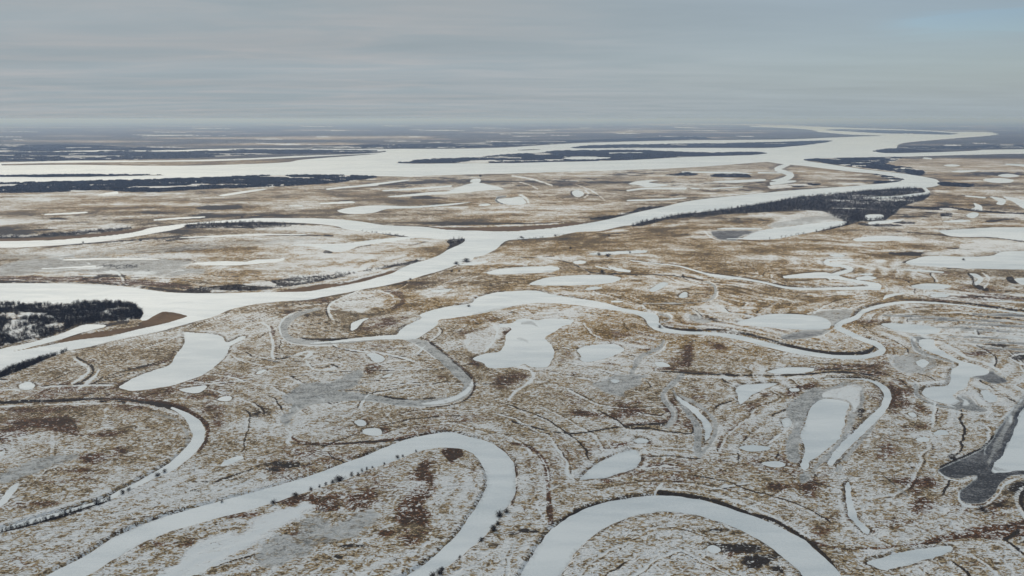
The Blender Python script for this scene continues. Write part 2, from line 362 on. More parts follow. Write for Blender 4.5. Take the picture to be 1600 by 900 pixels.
LAKES = [
 # (bank height, outlines)
 (1.0, 'p', '187,603 215,587 240,578 265,570 275,555 287,535 285,520 300,519 335,521 350,526 356,534 372,526 385,525 380,532 362,541 356,552 350,562 332,576 317,587 275,601 230,609 200,610'),
 (.5, 'p', '278,609 300,604 325,602 315,612 297,615'), (.4, 'p', '340,624 348,620 360,619 360,625 350,627'),
 (.4, 'p', '28,602 45,596 54,600 50,608 33,609'),
 (.7, 'p', '738,561 749,555 760,552 781,549 788,536 790,525 799,515 796,511 780,511 779,506 799,505 806,500 820,497 839,500 850,498 880,498 897,500 892,507 884,508 868,518 854,525 851,530 857,536 865,545 867,555 862,566 854,575 827,574 819,569 811,572 790,575 763,575 755,567'),
 (.7, 'p', '902,546 925,539 960,537 977,545 970,552 950,560 925,566 907,565 905,555'),
 (.4, 'p', '1024,567 1035,565 1047,572 1030,573'),
 (.6, 'p', '760,426 775,421 800,418 832,416.5 865,416 875,420 860,425 800,428.5 770,429'),
 (.6, 'p', '827,444 850,435 887,430.5 950,429.5 972,435 955,442 912,445.5 850,446'),
 (.4, 'p', '912,453 925,448 940,449 935,452'), (.4, 'p', '1015,453 1025,446 1035,441 1044,443 1032,452 1020,456'),
 (.4, 'p', '1060,462 1067,456 1075,457 1075,464 1062,465.5'), (.3, 'p', '896,409 907,407 916,409 910,412 899,412.5'),
 (.4, 'p', '920,396 940,394 1012,391 1010,394.5 960,397.5 925,398.5'),
 (.3, 'r', '950,417,1.5 965,421,5 985,424,3'), (.3, 'r', '930,416,1.5 955,421,1.5'), (.3, 'r', '955,471,2 965,471,2.6 973,471,1.5'),
 (.7, 'p', '1150,504 1175,496 1200,490.5 1240,490 1262,492 1287,496 1300,504 1295,514 1262,516 1200,512 1165,508'),
 (.7, 'p', '1376,506 1400,504.6 1450,509 1470,515 1467,521 1437,522 1400,517 1385,512'),
 (1.3, 'p', '1432,531 1445,529 1462,531 1466,542 1487,555 1505,564 1525,569 1549,580 1542,587 1520,591 1515,603 1500,614 1494,620 1504,627 1495,634 1475,632 1450,625 1439,617 1438,608 1450,603 1475,601 1481,592 1483,577 1496,569 1487,564 1450,550 1434,542'),
 (.4, 'p', '1432,566 1441,561 1452,567 1442,575 1434,571'), (.5, 'p', '1530,611 1542,609 1560,620 1560,627 1545,630 1535,622'),
 (.4, 'p', '1197,580 1225,574 1272,575 1268,580 1237,584.5 1205,583'),
 (.6, 'p', '1147,605 1162,600 1200,598 1218,599 1205,605 1185,614 1167,626 1157,632 1151,622'),
 (.8, 'p', '1250,680 1257,660 1262,642 1275,628 1290,622 1310,624 1330,630 1327,642 1320,667 1312,684 1295,702 1270,718 1258,736 1250,725 1257,708'),
 (.7, 'p', '1320,755 1328,752 1332,768 1334,782 1341,806 1362,828 1357,837 1341,827 1326,808 1320,782'),
 (.7, 'p', '1350,877 1387,865 1437,857 1485,853 1487,861 1450,875 1412,886 1385,891 1363,886'),
 (.7, 'p', '901,751 915,737 932,722 955,710 987,701 1000,705 1005,717 997,730 955,746 925,750'),
 (.4, 'p', '989,689 1000,684 1015,688 1013,692 997,693.5'),
 (.8, 'p', '1056,617 1075,629 1090,637 1102,650 1115,666 1113,682 1100,697 1093,703 1097,688 1098,675 1094,660 1084,648 1070,636 1060,627'),
 (.5, 'p', '572,553 588,552 602,560 597,566 584,566 576,559'), (.4, 'p', '549,506 560,500 577,497 565,505 557,513 549,517'),
 (.4, 'p', '567,672 580,669 595,671 595,680 573,679'), (.3, 'p', '555,659 562,656 570,658 572,664 560,666'),
 (.4, 'p', '398,585 403,579 420,576 415,581 405,585'), (.3, 'r', '597,590,2 605,587,4 613,584,2'),
 (.3, 'p', '952,595 960,592 970,595 962,599'), (.4, 'p', '670,454 690,452 707,451 700,456 678,457'), (.4, 'r', '717,414,2 740,411.5,5 763,409,2'),
 (.6, 'p', '1332,374 1350,370 1387,368 1425,371.5 1420,375.5 1370,377 1340,377'),
 (1.2, 'p', '1465,361 1487,358.6 1550,355 1600,355 1760,355 1760,382 1600,376.5 1550,371 1487,369.5'),
 (1.0, 'p', '1412,410 1425,405 1450,400 1512,401 1550,399 1565,393 1600,392 1760,390 1760,424 1600,421.5 1512,420 1465,417.4 1425,414.4'),
 (.4, 'r', '1400,421,1.2 1440,423,3 1475,425.4,2'),
 (.9, 'p', '1514,427 1527,428 1538,435 1536,441 1525,447 1521,442 1526,436 1518,431'),
 (.7, 'p', '1585,436 1600,434 1660,434 1660,447 1600,445.6 1590,442'), (.7, 'p', '1422,446 1450,442.5 1487,446 1480,451 1450,453.4 1430,450.6'),
 (.6, 'p', '1450,461 1465,458 1487,460 1482,464.7 1457,465'), (.5, 'p', '1337,434 1355,431 1370,434 1360,437.4 1340,437.4'),
 (.3, 'r', '1343,429,2 1352,428.6,3 1363,429,2'), (.3, 'p', '1296,399 1307,396 1322,400 1312,402'),
 (.9, 'p', '1130,373 1157,371.6 1180,363 1200,357.5 1225,354.5 1262,350 1312,345.2 1325,348.6 1282,360 1250,366.4 1200,374.6'),
 (.3, 'r', '1120,357.6,1.6 1160,357.2,3 1192,358,1.5'),
 (.5, 'r', '1357,349,4 1375,347.4,5 1410,344.6,2'), (.5, 'r', '1472,346.6,2 1500,345.4,4.6 1516,345,2'),
 (.4, 'p', '1510,336 1520,331.5 1530,334 1522,340.6 1512,339'), (.4, 'p', '1521,317 1532,321 1534,329 1518,327 1525,323'),
 (.4, 'p', '1546,307 1562,309 1571,313 1567,320 1557,318.6 1560,314'), (.4, 'p', '1567,307 1590,310 1600,315 1650,322 1650,331 1600,326 1585,316'),
 (.5, 'p', '1537,280.4 1562,278 1582,281 1580,285 1550,285.4'), (.4, 'p', '1487,267.6 1507,266 1529,267 1500,269.6'),
 (.3, 'p', '1476,258.6 1487,256.6 1499,258.6 1487,260.4'), (.3, 'p', '1560,274 1576,271.6 1592,275 1572,277'), (.3, 'r', '1573,256.6,2 1600,258.6,3.6 1640,261,3'),
 (.3, 'r', '1450,254.4,1 1472,254.6,1'), (.3, 'r', '1444,246.8,2 1454,248,2'), (.3, 'r', '1508,306,2 1540,309,2.4'),
 (.5, 'p', '982,287.4 1000,282.4 1030,281.4 1012,285 1047,289 1010,292.4 998,289'), (.4, 'r', '980,298,2 1008,294.6,2.6 1072,294.6,3.4'),
 (.3, 'r', '980,313.4,2 1040,311.6,2.6 1072,309,1.5'), (.3, 'r', '1115,284,1.2 1150,283.6,4 1195,281,3'), (.5, 'r', '1066,268.6,2 1143,270,3 1175,271,1.2'),
 (.3, 'r', '1185,270,2.4 1230,270,1'), (.3, 'r', '1080,294,2 1092,295,2'),(.3, 'r', '1114,294.6,2 1140,293,1.6 1160,292,1.2'),
 (.5, 'p', '605,307 650,302.6 675,300 700,299 715,292.5 737,286.4 755,286.6 788,295.5 762,297.2 725,301 675,304 625,307.6'),
 (.3, 'r', '598,298,1.6 650,295,2.4 705,290.6,2.6'), (.3, 'p', '735,284 740,280 748,279 750,283 745,286'),
 (.4, 'p', '527,329 560,322.6 597,320.8 640,322.4 675,320.6 737,315.6 700,321 640,325.4 605,326.4 580,333 545,334'),
 (.7, 'p', '776,312 790,309.5 800,309 812,307 819,311 823,318 800,320.4 783,317'), (.6, 'p', '894,301 901,296.6 911,300 910,306 900,307.6'),
 (.4, 'p', '747,320.6 760,317.6 766,320 758,322'), (.3, 'r', '501,318,2 547,316,3.2 555,316,1.5'), (.3, 'r', '452,321.6,2 473,321.4,1.6'),
 (.3, 'r', '510,295.6,2 545,292,2.6 590,289,2'), (.4, 'r', '562,290,1.5 600,286,2.6 640,281,1.5'), (.4, 'p', '342,305 362,301.6 400,296 418,295.4 378,302 350,306.4'),
 (.4, 'r', '152,304.4,2 182,301.4,4.4 184,301,2'), (.3, 'r', '69,335,1.4 110,333.4,2.6 137,331.6,2'), (.5, 'p', '298,411 350,408 400,409 445,403 430,408 397,412.6 350,415 312,413.6'),
 (.3, 'r', '65,420,1.4 110,418,2.4 150,416,2.6'), (.3, 'r', '97,406,1.6 170,404.4,2.2 250,405,2'), (.3, 'r', '275,371.6,1 340,369,2 400,367,2 480,366,1.4'), (.3, 'r', '240,344,1.6 280,341,2.6 320,339,1.5'),
 (.7, 'p', '450,382.6 495,381 537,380 587,374 637,370 655,371 600,379.4 562,384.4 545,391 525,394 505,389.6 490,385.6'),
 (.4, 'p', '400,406 445,405 430,409 400,411.5 380,411'),
 (.3, 'p', '877,247.6 895,245.4 920,245.2 960,246.4 940,249.4 900,250.4'), (.3, 'r', '950,239,1.2 1005,238.6,1.4'),
 (.3, 'p', '1352,338 1358,335 1380,335.6 1380,341 1357,344'),
 (1.6, 'p', '1545,734 1560,710 1572,685 1575,678 1590,647 1602,633 1640,600 1720,580 1720,735 1600,737 1555,741'),
 (.3, 'r', '1315,757,0.5 1316,758,0.5'),
 (.3, 'p', '1252,532 1250,532 1251,533'),
 (.4, 'p', '1455,678 1468,670 1482,674 1484,680 1466,681'), (.4, 'p', '1430,686 1440,682 1455,684 1452,690 1436,690'), (.3, 'p', '1418,645 1428,644 1434,650 1425,652'),
 (.4, 'p', '1155,699 1175,695 1200,698 1205,702 1175,706'), (.3, 'p', '1188,724 1200,721 1220,722 1225,728 1205,729'), (.3, 'p', '1222,656 1232,653 1236,664 1226,667'),
 (.3, 'p', '1232,608 1245,606 1248,611 1236,612'),
 (.3, 'r', '700,256,1 705,256,1'),
 (.4, 'p', '1107,856 1114,852 1122,858 1116,863'),
 (.3, 'p', '1,706 8,702 6,712 -20,716 -20,708'),
 (.6, 'p', '0,783 8,770 20,759 30,755 26,764 18,774 6,788 -20,800 -20,790'),
 (.3, 'p', '345,728 362,715 378,712 381,716 362,723'),
 (.3, 'r', '1380,468,1 1386,463,4 1400,460,3 1420,458,1.5'), (.3, 'r', '1540,470,2 1560,471,2 1640,474,2'),
 (.3, 'r', '208,233.4,0.6 0,240,0.1'),
]
FAR_STREAKS = [ # thin ice far away, seen as streaks: x0, x1, y, thickness
 (208,330,211.4,.9),(222,300,211.8,.7),(342,353,212,.6),(400,441,217.4,.9),(494,515,214.2,.6),(516,540,204.2,.7),(640,720,203.6,.7),(668,725,204,.6),(495,513,213.6,.6),(640,660,213.4,.9),
 (600,656,220.6,.8),(668,708,222.4,.7),(590,622,228.8,.8),(673,725,230.6,1.1),(780,800,209.4,.8),(230,290,230,.8),(400,500,225,.8),(100,190,237.6,1),(135,165,245.4,1),(0,60,226.6,.8),(60,100,238,.7),
 (960,1000,208.6,1.0),(975,990,204.6,.6),(800,860,208,.6),(905,925,199.8,.6),(1055,1090,199.4,.8),(1085,1120,204.4,.5),(1150,1180,213,.8),(1040,1200,194.2,.7),(1175,1260,195.8,.8),(100,215,248,.8),(180,240,244.6,.8),
 (280,330,238,.8),(360,400,237,.7),(1030,1100,213.6,.6),(1400,1430,209,.5),(1480,1500,227,.8),(1520,1545,224,.6),(430,470,226,1),(40,70,228,.8),(0,36,213.8,.6),(20,50,218.6,.7),(700,712,228.6,.6),
 (740,800,200.4,.5),(820,870,204,.5),(0,60,205.6,.5),(300,360,200.6,.5),(470,520,197.6,.5),(600,640,196.8,.5),(240,290,206.6,.5),(800,830,213,.6),(860,900,211.6,.6),(760,830,221.4,.6),(1000,1040,230.6,.01),
 (228,315,302.6,.9),(225,330,285.6,.9),(300,318,284,1.4),(358,384,282,2.2),(400,470,289.4,1.2),(50,90,289.6,1.3),(110,125,292.6,1),(0,18,298.8,2.4),(100,156,298.6,1.2),(415,430,291.2,2),(480,560,283,1.1),(500,600,280.4,1),
 (630,660,276,1.4),(0,70,281.6,.7),(1200,1245,311.8,0.01),(1290,1345,314,2),(1360,1430,313.4,2.6),(1300,1350,326,2),(1390,1400,250.6,3),(1418,1426,266.4,1.6),(1360,1385,229,1),(1475,1502,227.2,1.2)]

# woods: name, label, outline, spacing (m), tree height (m), keep (share left after clearings)
WOODS = [
 ('willow_wood', 'dark bare willow wood lining the near left riverbank beside the brown sandbar', 'p',
  '-60,474 40,475 110,474 170,472.5 205,475 222,482 228,489 224,497 200,501 160,504 120,509 95,520 70,528 40,533 0,543 -60,560', 3.4, 6.5, .92, 2),
 ('willow_thicket', 'black thicket of bare willows leaning over the ice at the left edge of the photo', 'p', '-60,605 0,583 25,570 50,560 80,550 100,545.6 105,548 78,560 42,576 0,592 -60,614', 2.3, 5.0, 1.0, 2),
 ('riverside_wood', 'long dark wood on the near bank of the right tributary, narrowing to a line leftwards', 'p',
  '985,353.5 1010,346 1040,340 1060,336 1100,332 1150,325 1200,317 1230,311.5 1260,307 1300,303.6 1340,299.6 1370,297 1400,295.4 1425,294.6 1437,296 1450,301 1452,306 1443,313 1425,318 1408,324 1400,333 1390,339 1382,345 1352,346 1325,346 1308,342 1290,332 1270,329.5 1240,330 1200,332 1150,334.5 1100,338 1060,342 1040,344 1020,350 1000,354', 9, 9, .985, 3),
 ('riverside_wood', 'small dark wood along the lower shore of the pale pond under the tributary wood', 'p', '1325,341 1345,343 1335,349 1310,356 1284,361.5 1240,368 1200,375.6 1175,379 1200,375.4 1250,366.8 1282,361 1310,352', 8, 7, 1, 3),
 ('riverside_wood', 'flat dark wood on the point between the great river and the right tributary', 'p',
  '1255,251 1265,249 1300,248 1350,247 1400,246 1408,247 1395,252 1382,256 1400,260 1430,264 1443,270 1437,275 1415,271 1380,266 1330,260.4 1290,255 1275,252', 18, 9, .8, 4),
 ('shrub_strip', 'thin dark shrub strip on the inner bank of the right tributary bend', 'p', '1362,272 1375,274 1400,277.6 1411,281 1400,284 1370,287 1366,285 1390,282 1380,277', 16, 6, .7, 4),
 ('shrub_strip', 'dark shrub strip inland from the outer side of the right tributary bend', 'p', '1467,286 1490,286 1520,289.6 1515,292.4 1480,291 1469,290', 16, 7, 1, 4),
 ('shrub_strip', 'purple patchy shrubs just below the small snowy creek right of centre', 'p', '1200,291 1235,287 1280,287.6 1275,290 1240,293 1205,296', 22, 5, .6, 4),
 ('island_wood', 'narrow dark wood at the upper rim of the island between both river arms at left', 'p', '288,354 293,351.6 340,349 400,347.2 440,349.4 480,352.8 490,355.4 440,356 400,356.4 330,357 295,357', 9, 7, .95, 3),
 ('island_wood', 'dark tree clump on the pointed tip of the island where the river forks', 'p', '728,376 725,373.8 705,374 698,379 703,384 695,393 690,397 700,391 720,382.4', 8, 7, 1, 3),
 ('shrub_strip', 'row of low dark shrubs on the upper shore of the forked island before its tip', 'r', '565,361,1.6 590,364,2 612,367,4 636,368.6,3 645,369.5,1.5', 8, 5, .8, 3),
 ('shrub_strip', 'broad fuzzy strip of bare shrubs along the lower shore of the forked island', 'p', '285,457.6 300,452.6 380,444.6 440,437.6 490,429.6 540,427 560,426.4 580,421 640,410 660,404 665,406 640,414 620,417 560,429 500,441 440,450.4 400,454.6 300,458.4', 6.4, 4.5, .78, 3),
 ('shrub_strip', 'dark shrub line above the brown sandbank on the far left channel', 'r', '-60,372,4 0,371,4 60,369,4 120,365,5 165,361,4 205,357,2', 9, 6, .9, 3),
 ('shrub_strip', 'dark shrub line on the far bank of the tributary above its straight reach', 'r', '922,343,2 945,341.4,4 965,338,2 990,331.6,3 1000,328,5 1020,325.6,5 1040,323.4,2', 8, 6, 1, 3),
 ('shrub_strip', 'ragged dark shrubs on the near bank where the tributary meets the fork', 'r', '804,374,2 825,371.6,3 860,370,3 885,367,1', 7, 4, .8, 3),
 ('shrub_strip', 'reddish brown shrub line crossing the dry meadow at right', 'r', '1405,322,5 1430,325,2 1455,326.4,4 1478,325.4,6 1500,327,3 1540,331,2.4 1600,335,2.4 1700,340,2.4', 11, 5, .85, 3),
 ('shrub_strip', 'purple shrub patches below the long riverside wood', 'p', '1340,350 1400,346 1430,349 1420,352 1390,355 1350,353', 12, 4, .6, 3),
 ('shrub_strip', 'small square dark shrub stand in the right meadow', 'p', '1470,334.6 1487,334.6 1486,341 1472,340', 10, 5, .9, 3),
 ('shrub_strip', 'dark scrub patch in the middle of the left island grassland', 'p', '150,415.6 170,412.6 195,412 215,415 235,419.6 230,424 210,421 180,421 158,418', 9, 2.5, .6, 3),
 ('shrub_strip', 'row of tall grey shrubs along the lower end of the oxbow at the left edge', 'r', '-30,840,5 0,833,5 40,824,6 70,816,5 100,808,6 140,795,6 160,788,5 176,781,3', 2.2, 3.6, 1.0, 2),
 ('shrub_strip', 'broken row of dark bushes along the top of the left oxbow', 'r', '-40,633,4 0,631.6,4 60,628,4 130,627.6,3 180,630,3 220,633,3 250,638,3 275,645,3 292,652,2', 3.4, 2.6, .5, 2),
 ('far_wood', 'long navy blue wood between the great river and the left plain', 'p',
  '-200,290 0,286.4 125,284 250,280.8 325,278 400,275.4 440,274.4 500,274 575,275.8 590,277.4 560,282 520,286.4 470,289.6 400,293 300,297 230,301 160,297.6 80,301 0,302 -200,306', 20, 9, .84, 4),
 ('far_wood', 'narrow dark wooded islet lying in the great river at far left', 'p', '-200,276.4 0,276.6 100,276.8 200,274.9 260,273.6 200,273.3 120,273.3 0,274.6 -200,274.8', 16, 8, 1, 4),
 ('far_wood', 'dark wood covering the long island between two arms of the great river', 'p',
  '617,254.3 640,252.2 670,249.5 720,247.3 760,244.8 800,241.3 850,238 872,235.6 950,235.2 1000,235 1050,237.4 1110,239 1170,238 1199,239.7 1175,242 1075,245 1000,249.2 912,252 860,253 800,254.6 720,254.8 650,255.4', 30, 10, .93, 4),
 ('far_wood', 'slim wooded island beyond the long one in the great river', 'p', '894,230.8 905,229.2 920,227.7 960,226.5 1040,225.5 1100,224.5 1200,222.7 1260,220.7 1298,220.2 1288,223.2 1240,228.6 1200,231 1100,230.8 1000,231 900,231.7', 36, 10, .95, 4),
 ('far_wood', 'distant blue wood on the far shore left of the great river', 'p', '-200,229 0,228 100,226.4 200,230 300,234 400,234 550,235 609,237.1 560,239.5 450,240.5 400,242 300,247 200,249.6 100,251.4 0,252.6 -200,254', 42, 10, .82, 4),
 ('far_wood', 'thin distant blue wood along the far shore in the middle', 'p', '470,230.6 600,226 700,225 800,220.4 900,219.4 1000,216 1080,213.6 1110,216.6 1080,218.6 1000,220 900,222.6 800,228.6 700,231.8 600,232.4', 55, 10, .6, 4),
 ('far_wood', 'low dark wooded spit entering the great river from the right', 'p', '1366,236.8 1380,233.6 1397,232.4 1440,235 1475,237 1380,239', 34, 9, 1, 4),
 ('far_wood', 'distant blue island wood at the upper end of the great river', 'p', '1290,202.6 1400,203.8 1460,206 1490,208 1500,209.1 1485,210.2 1430,209 1380,208.2 1330,205.6', 80, 10, .8, 4),
 ('far_wood', 'dark blue trees on the bare plain above the river spit at right', 'p', '1400,229.6 1450,228.6 1520,229 1560,226 1600,227 1700,228 1700,231.6 1600,232 1520,232.4 1440,233', 45, 8, .5, 4),
 ('far_wood', 'dark scrub around the long thin pond beyond the tributary', 'p', '1110,273.2 1140,272 1165,272.4 1173,276.4 1165,277.6 1140,277 1112,276.4', 20, 5, 1, 4),
 ('far_wood', 'dark pointed scrub patch left of the long thin pond', 'p', '1040,274 1062,271.6 1070,269.6 1085,271.4 1090,273 1075,275 1055,274.6', 20, 5, 1, 4),
]

# ground marks: kind, shape, outline, feather px, strength
MARKS = []


def mark(kind, shp, s, feather=2.0, strength=1.0, rough=1.0):
    MARKS.append((kind, shp, P(s), feather, strength, rough))


def blob(kind, x, y, rx, ry, strength=0.8, ang=0.0):
    MARKS.append((kind, 'e', [(x, y), (rx, ry), (ang, 0)], 0, strength, 1.0))


# broad fields of dead grass without snow
mark('ochre', 'p', '860,384 872,374 905,366 1000,363 1080,351 1150,346 1205,342 1200,349 1120,357 1090,362 1060,372 1030,384 980,392 900,394', 8, .85)
for q in [(1290,395,90,22,.55),(1380,385,60,14,.5),(1240,420,80,10,.5),(1330,470,60,12,.4),(1500,300,110,40,.35),(1350,260,60,10,.3),(1250,275,60,14,.35),(700,330,160,14,.35),(520,310,150,22,.3),
          (200,325,170,20,.35),(60,300,60,6,.3),(900,310,150,25,.3),(870,450,60,10,.3),(640,470,90,18,.45),(615,460,40,20,.5),(700,490,50,14,.4),(900,400,100,12,.3),(1040,380,60,8,.4),(1100,455,40,15,.45),
          (980,455,60,16,.4),(950,523,40,10,.75),(1060,470,50,10,.3),(1330,440,60,9,.4),(1200,400,60,10,.35),(300,391,160,5,.7),(180,399,70,3,.6),(350,402,30,3,.5),(60,430,60,6,.5),(250,441,120,9,.6),(350,425,60,9,.5),
          (470,412,60,8,.5),(120,436,100,5,.5),(560,520,30,8,.4),(560,620,30,10,.3),(800,470,60,4,.2),(880,600,26,6,.3),(980,480,60,10,.4),(1440,395,70,7,.4)]:
    blob('ochre', *q)
for q in [(1360,500,60,9,.6),(1400,620,45,30,.7),(1450,640,60,16,.6),(1530,590,30,12,.5),(1380,560,30,30,.45),(1300,575,90,5,.7),(1340,585,60,6,.6),(1500,470,120,7,.8),(1540,465,100,5,.6),(1420,430,80,9,.35),(1500,455,90,8,.45),
          (1560,550,40,6,.35),(1520,552,22,5,.8),(1072,555,9,20,.7),(1055,565,20,12,.5),(1045,575,14,5,.7),(1262,607,30,8,.95),(1235,616,22,7,.9),(1200,620,20,12,.5),(1090,620,30,16,.35),(1180,640,30,16,.5),(1050,640,14,26,.9),
          (985,640,28,12,.7),(955,650,60,8,.45),(905,648,22,8,.75),(1080,665,16,16,.6),(1125,700,6,22,.8),(1020,693,16,9,.9),(985,697,26,9,.8),(950,752,12,6,.8),(1015,720,14,12,.7),(985,735,20,6,.5),
          (707,712,17,11,1.0),(745,740,12,14,.5),(665,745,30,16,.5),(655,780,22,14,.85),(640,800,22,16,.9),(660,810,14,12,.8),(625,815,14,8,.8),(560,790,22,12,.7),(575,775,14,10,.5),(600,835,16,5,.8),(640,850,24,12,.6),(660,740,12,12,.5),
          (480,838,30,9,.6),(450,835,20,8,.6),(500,795,30,6,.6),(470,780,60,9,.5),(420,780,50,8,.6),(350,805,40,7,.8),(240,850,40,10,.5),(290,845,30,12,.4),(450,820,20,5,.6),
          (60,660,50,8,.75),(30,675,30,10,.8),(90,668,30,10,.7),(110,675,20,7,.6),(180,678,26,7,.6),(150,680,40,4,.4),(150,715,50,9,.8),(120,735,45,8,.6),(60,755,40,5,.6),(20,700,20,18,.5),(60,700,30,5,.6),(185,705,18,6,.7),(30,785,30,8,.5),(70,790,24,5,.5),
          (100,860,50,10,.35),(160,850,30,8,.4),(30,880,30,14,.35),(120,750,30,4,.5),(40,640,50,4,.3),(745,545,16,10,.6),(735,520,30,8,.5),(720,500,50,6,.4),(740,565,12,8,.7),(800,515,20,8,.6),(790,512,12,8,.7),(590,575,22,10,.8),(575,580,12,8,.6),
          (690,590,12,6,.5),(580,512,40,10,.7),(610,508,22,10,.8),(570,660,20,7,.5),(600,672,8,12,.6),(800,590,16,8,.6),(900,590,10,8,.6),(870,515,30,6,.3),(640,525,20,8,.3),(770,590,14,6,.3),(780,600,14,8,.6),
          (1240,760,60,12,.5),(1265,770,18,12,.6),(1210,765,20,12,.7),(1280,840,26,20,.5),(1300,820,20,20,.5),(1420,755,30,9,.85),(1440,790,22,14,.9),(1425,770,20,8,.6),(1400,815,40,8,.5),(1400,825,30,6,.5),(1370,832,10,9,.8),(1322,770,6,24,.7),(1326,810,8,16,.6),(1345,690,10,30,.4),
          (1160,860,22,10,.8),(1140,868,18,6,.5),(920,885,22,6,.6),(980,842,16,5,.5),(1060,888,30,8,.5),(1120,890,30,6,.5),(1000,830,20,4,.3),(1380,700,16,16,.4),(1430,670,30,8,.5),(1470,650,30,14,.5),(1560,790,30,20,.3),(1530,880,40,12,.4),
          (960,570,20,7,.5),(890,555,14,8,.5),(880,565,12,6,.5),(300,540,20,4,.2),(280,525,12,10,.6),(135,565,20,4,.5),(450,500,12,12,.5),(425,520,6,10,.4),(240,640,60,8,.5),(310,620,40,8,.6),(330,640,20,12,.5),(340,660,14,16,.4),(480,640,14,6,.4),(10,690,12,16,.6),
          (575,500,40,4,.5),(1100,540,20,4,.4),(1120,545,14,5,.6),(1010,548,20,5,.5),(500,470,60,6,.4),(360,472,20,4,.4),(355,502,22,6,.6),(640,445,60,4,.5),(390,500,10,4,.5),(700,440,80,8,.3)]:
    blob('rust', *q)
for q in [(1200,565,8,4),(1340,640,30,30,.3),(1530,830,60,9,.9)]:
    pass
mark('rust', 'p', '1470,838 1520,829 1560,822 1600,812 1660,804 1660,840 1600,839 1500,845 1440,850', 6, .9)
mark('rust', 'r', '1250,845,3 1300,858,3 1340,860,4 1400,855,4 1470,847,4', 2, .8)
for q in [(1130,830,60,6,.5),(1170,855,44,12,.95),(1190,880,30,18,1.0),(1220,895,20,10,.6),(1215,865,20,8,.5),(1590,770,30,14,.7),(1560,790,40,6,.5),(1120,850,30,4,.5),(440,725,40,6,.6),(425,735,12,3,.7),(360,750,40,5,.5),(320,757,30,5,.5),
          (545,855,22,3,.6),(530,872,9,4,.7),(620,878,12,4,.6),(220,815,30,4,.7),(240,812,20,3,.7),(310,770,40,4,.5),(430,650,50,10,.45),(400,640,20,10,.3),(830,720,8,6,.2),(830,830,30,5,.7),(800,840,16,8,.5),(770,855,20,5,.6),
          (1345,560,20,3,.3),(1560,500,60,6,.4),(1590,510,60,7,.5),(1520,520,80,5,.4),(1550,540,60,4,.4),(1520,465,60,3,.5),(1545,543,26,4,.5),(1430,396,22,3,.9),(1540,402,22,3,.5),(850,560,5,4,.1),(1595,560,25,8,.9),
          (340,323,40,3,.8),(235,333,34,2.6,.7),(60,500,60,18,.25),(1150,372,36,7,.5),(1340,335,30,12,.5),(1020,498,6,4,.0),(1550,365,40,3,.0),(1450,395,20,2,.6),(980,272,30,2.4,.6),(985,265,40,6,.4),(1400,255,60,6,.3),(960,275,30,3,.5),
          (800,350,110,2,.4),(700,350,80,1.6,.6),(640,349,60,1.4,.6),(1420,325,40,3,.4),(880,352,30,2,.3),(1570,455,30,2,.3),(1485,712,8,3,.7),(1300,330,60,6,.5),(1260,320,60,10,.5),(1010,668,60,2,.4)]:
    blob('dark', *q)
mark('rust', 'p', '655,718 680,722 678,755 666,785 655,808 675,832 640,842 618,830 640,792 652,760', 12, .5)
mark('rust', 'p', '690,706 700,701 715,702 725,708 724,716 712,721 706,728 698,718', 3, 1)
mark('dark', 'r', '0,424,1.6 60,421,2 120,418,2.4 160,416,2', .8, 1)
mark('dark', 'r', '150,414,3 180,411.6,5 215,414,6 240,420,4', 1, 1)
mark('dark', 'r', '260,377,1.6 330,370,2.4 400,367.6,2 470,368,2.4 520,369,1.6', .8, .9)
mark('dark', 'r', '100,383,2 150,380,2.6 220,376,2 300,369,1.6', .8, .9)
mark('dark', 'r', '130,437,4 165,432,5 195,432,4', 1.5, .8)
mark('dark', 'r', '240,408,1.4 290,407,2 310,410,1.6', .8, .8)
mark('rust', 'r', '0,436,7 80,437,8 180,440,9 260,446,9 300,451,5', 2, .8)
mark('ochre', 'r', '120,401,5 200,397,6 280,391,7 400,387,6', 3, .9)
mark('snow', 'p', '728,522 745,515 765,512 790,512 782,528 770,545 752,552 736,548 722,540', 5, .55, 2)
mark('snow', 'r', '770,507,2 777,515,2.6 775,528,2.6 764,542,2.6 757,550,2.4', .8, .8)
mark('rust', 'r', '782,508,5 790,516,5 784,530,4', 2, .7)
mark('snow', 'r', '505,621,1.4 475,624,2 450,622,2 441,612,2 452,603,2 480,597,1.4', 1, .6)
mark('snow', 'r', '700,633,1 660,637,1.4 620,634,1.6 590,629,1.6 560,626,1.6 520,628,1.4', .8, .7)
mark('snow', 'r', '690,546,1.5 705,558,2 720,572,1.6', 1, .4)
# big smooth sandbanks
mark('sand', 'p', '88,535 100,530 150,519.5 215,510.5 222,503 240,492 255,486 275,487.6 297,494 265,504 212,516 150,529 105,536', 1.2)
mark('sand', 'p', '430,456.5 480,448 520,443.5 560,437.5 620,421.5 668,409 672,404.6 650,411 630,418 615,427 590,434 570,440 545,445 500,453 480,456', 1.2, .9)
mark('sand', 'p', '0,373.6 60,372 120,368 180,362 215,357.4 250,353.6 237,356 200,364.6 150,370 87,375 0,377.4', 1.0, .8)
mark('sand', 'p', '670,356.4 760,355.4 860,351.6 930,346.6 900,351.6 860,356.4 800,361.6 700,359', 1.0, .8)
mark('ochre', 'p', '0,258.6 100,257.5 220,259 300,258.8 400,256 455,253.2 470,250 510,246.6 560,243 600,239.6 540,242 470,245.6 400,249 330,251.6 220,253 100,254.2 0,256.5', .5, .9)
mark('snow', 'r', '670,354.6,1 760,354,1.6 860,350.5,1.6 880,349,.6', .6, .8)
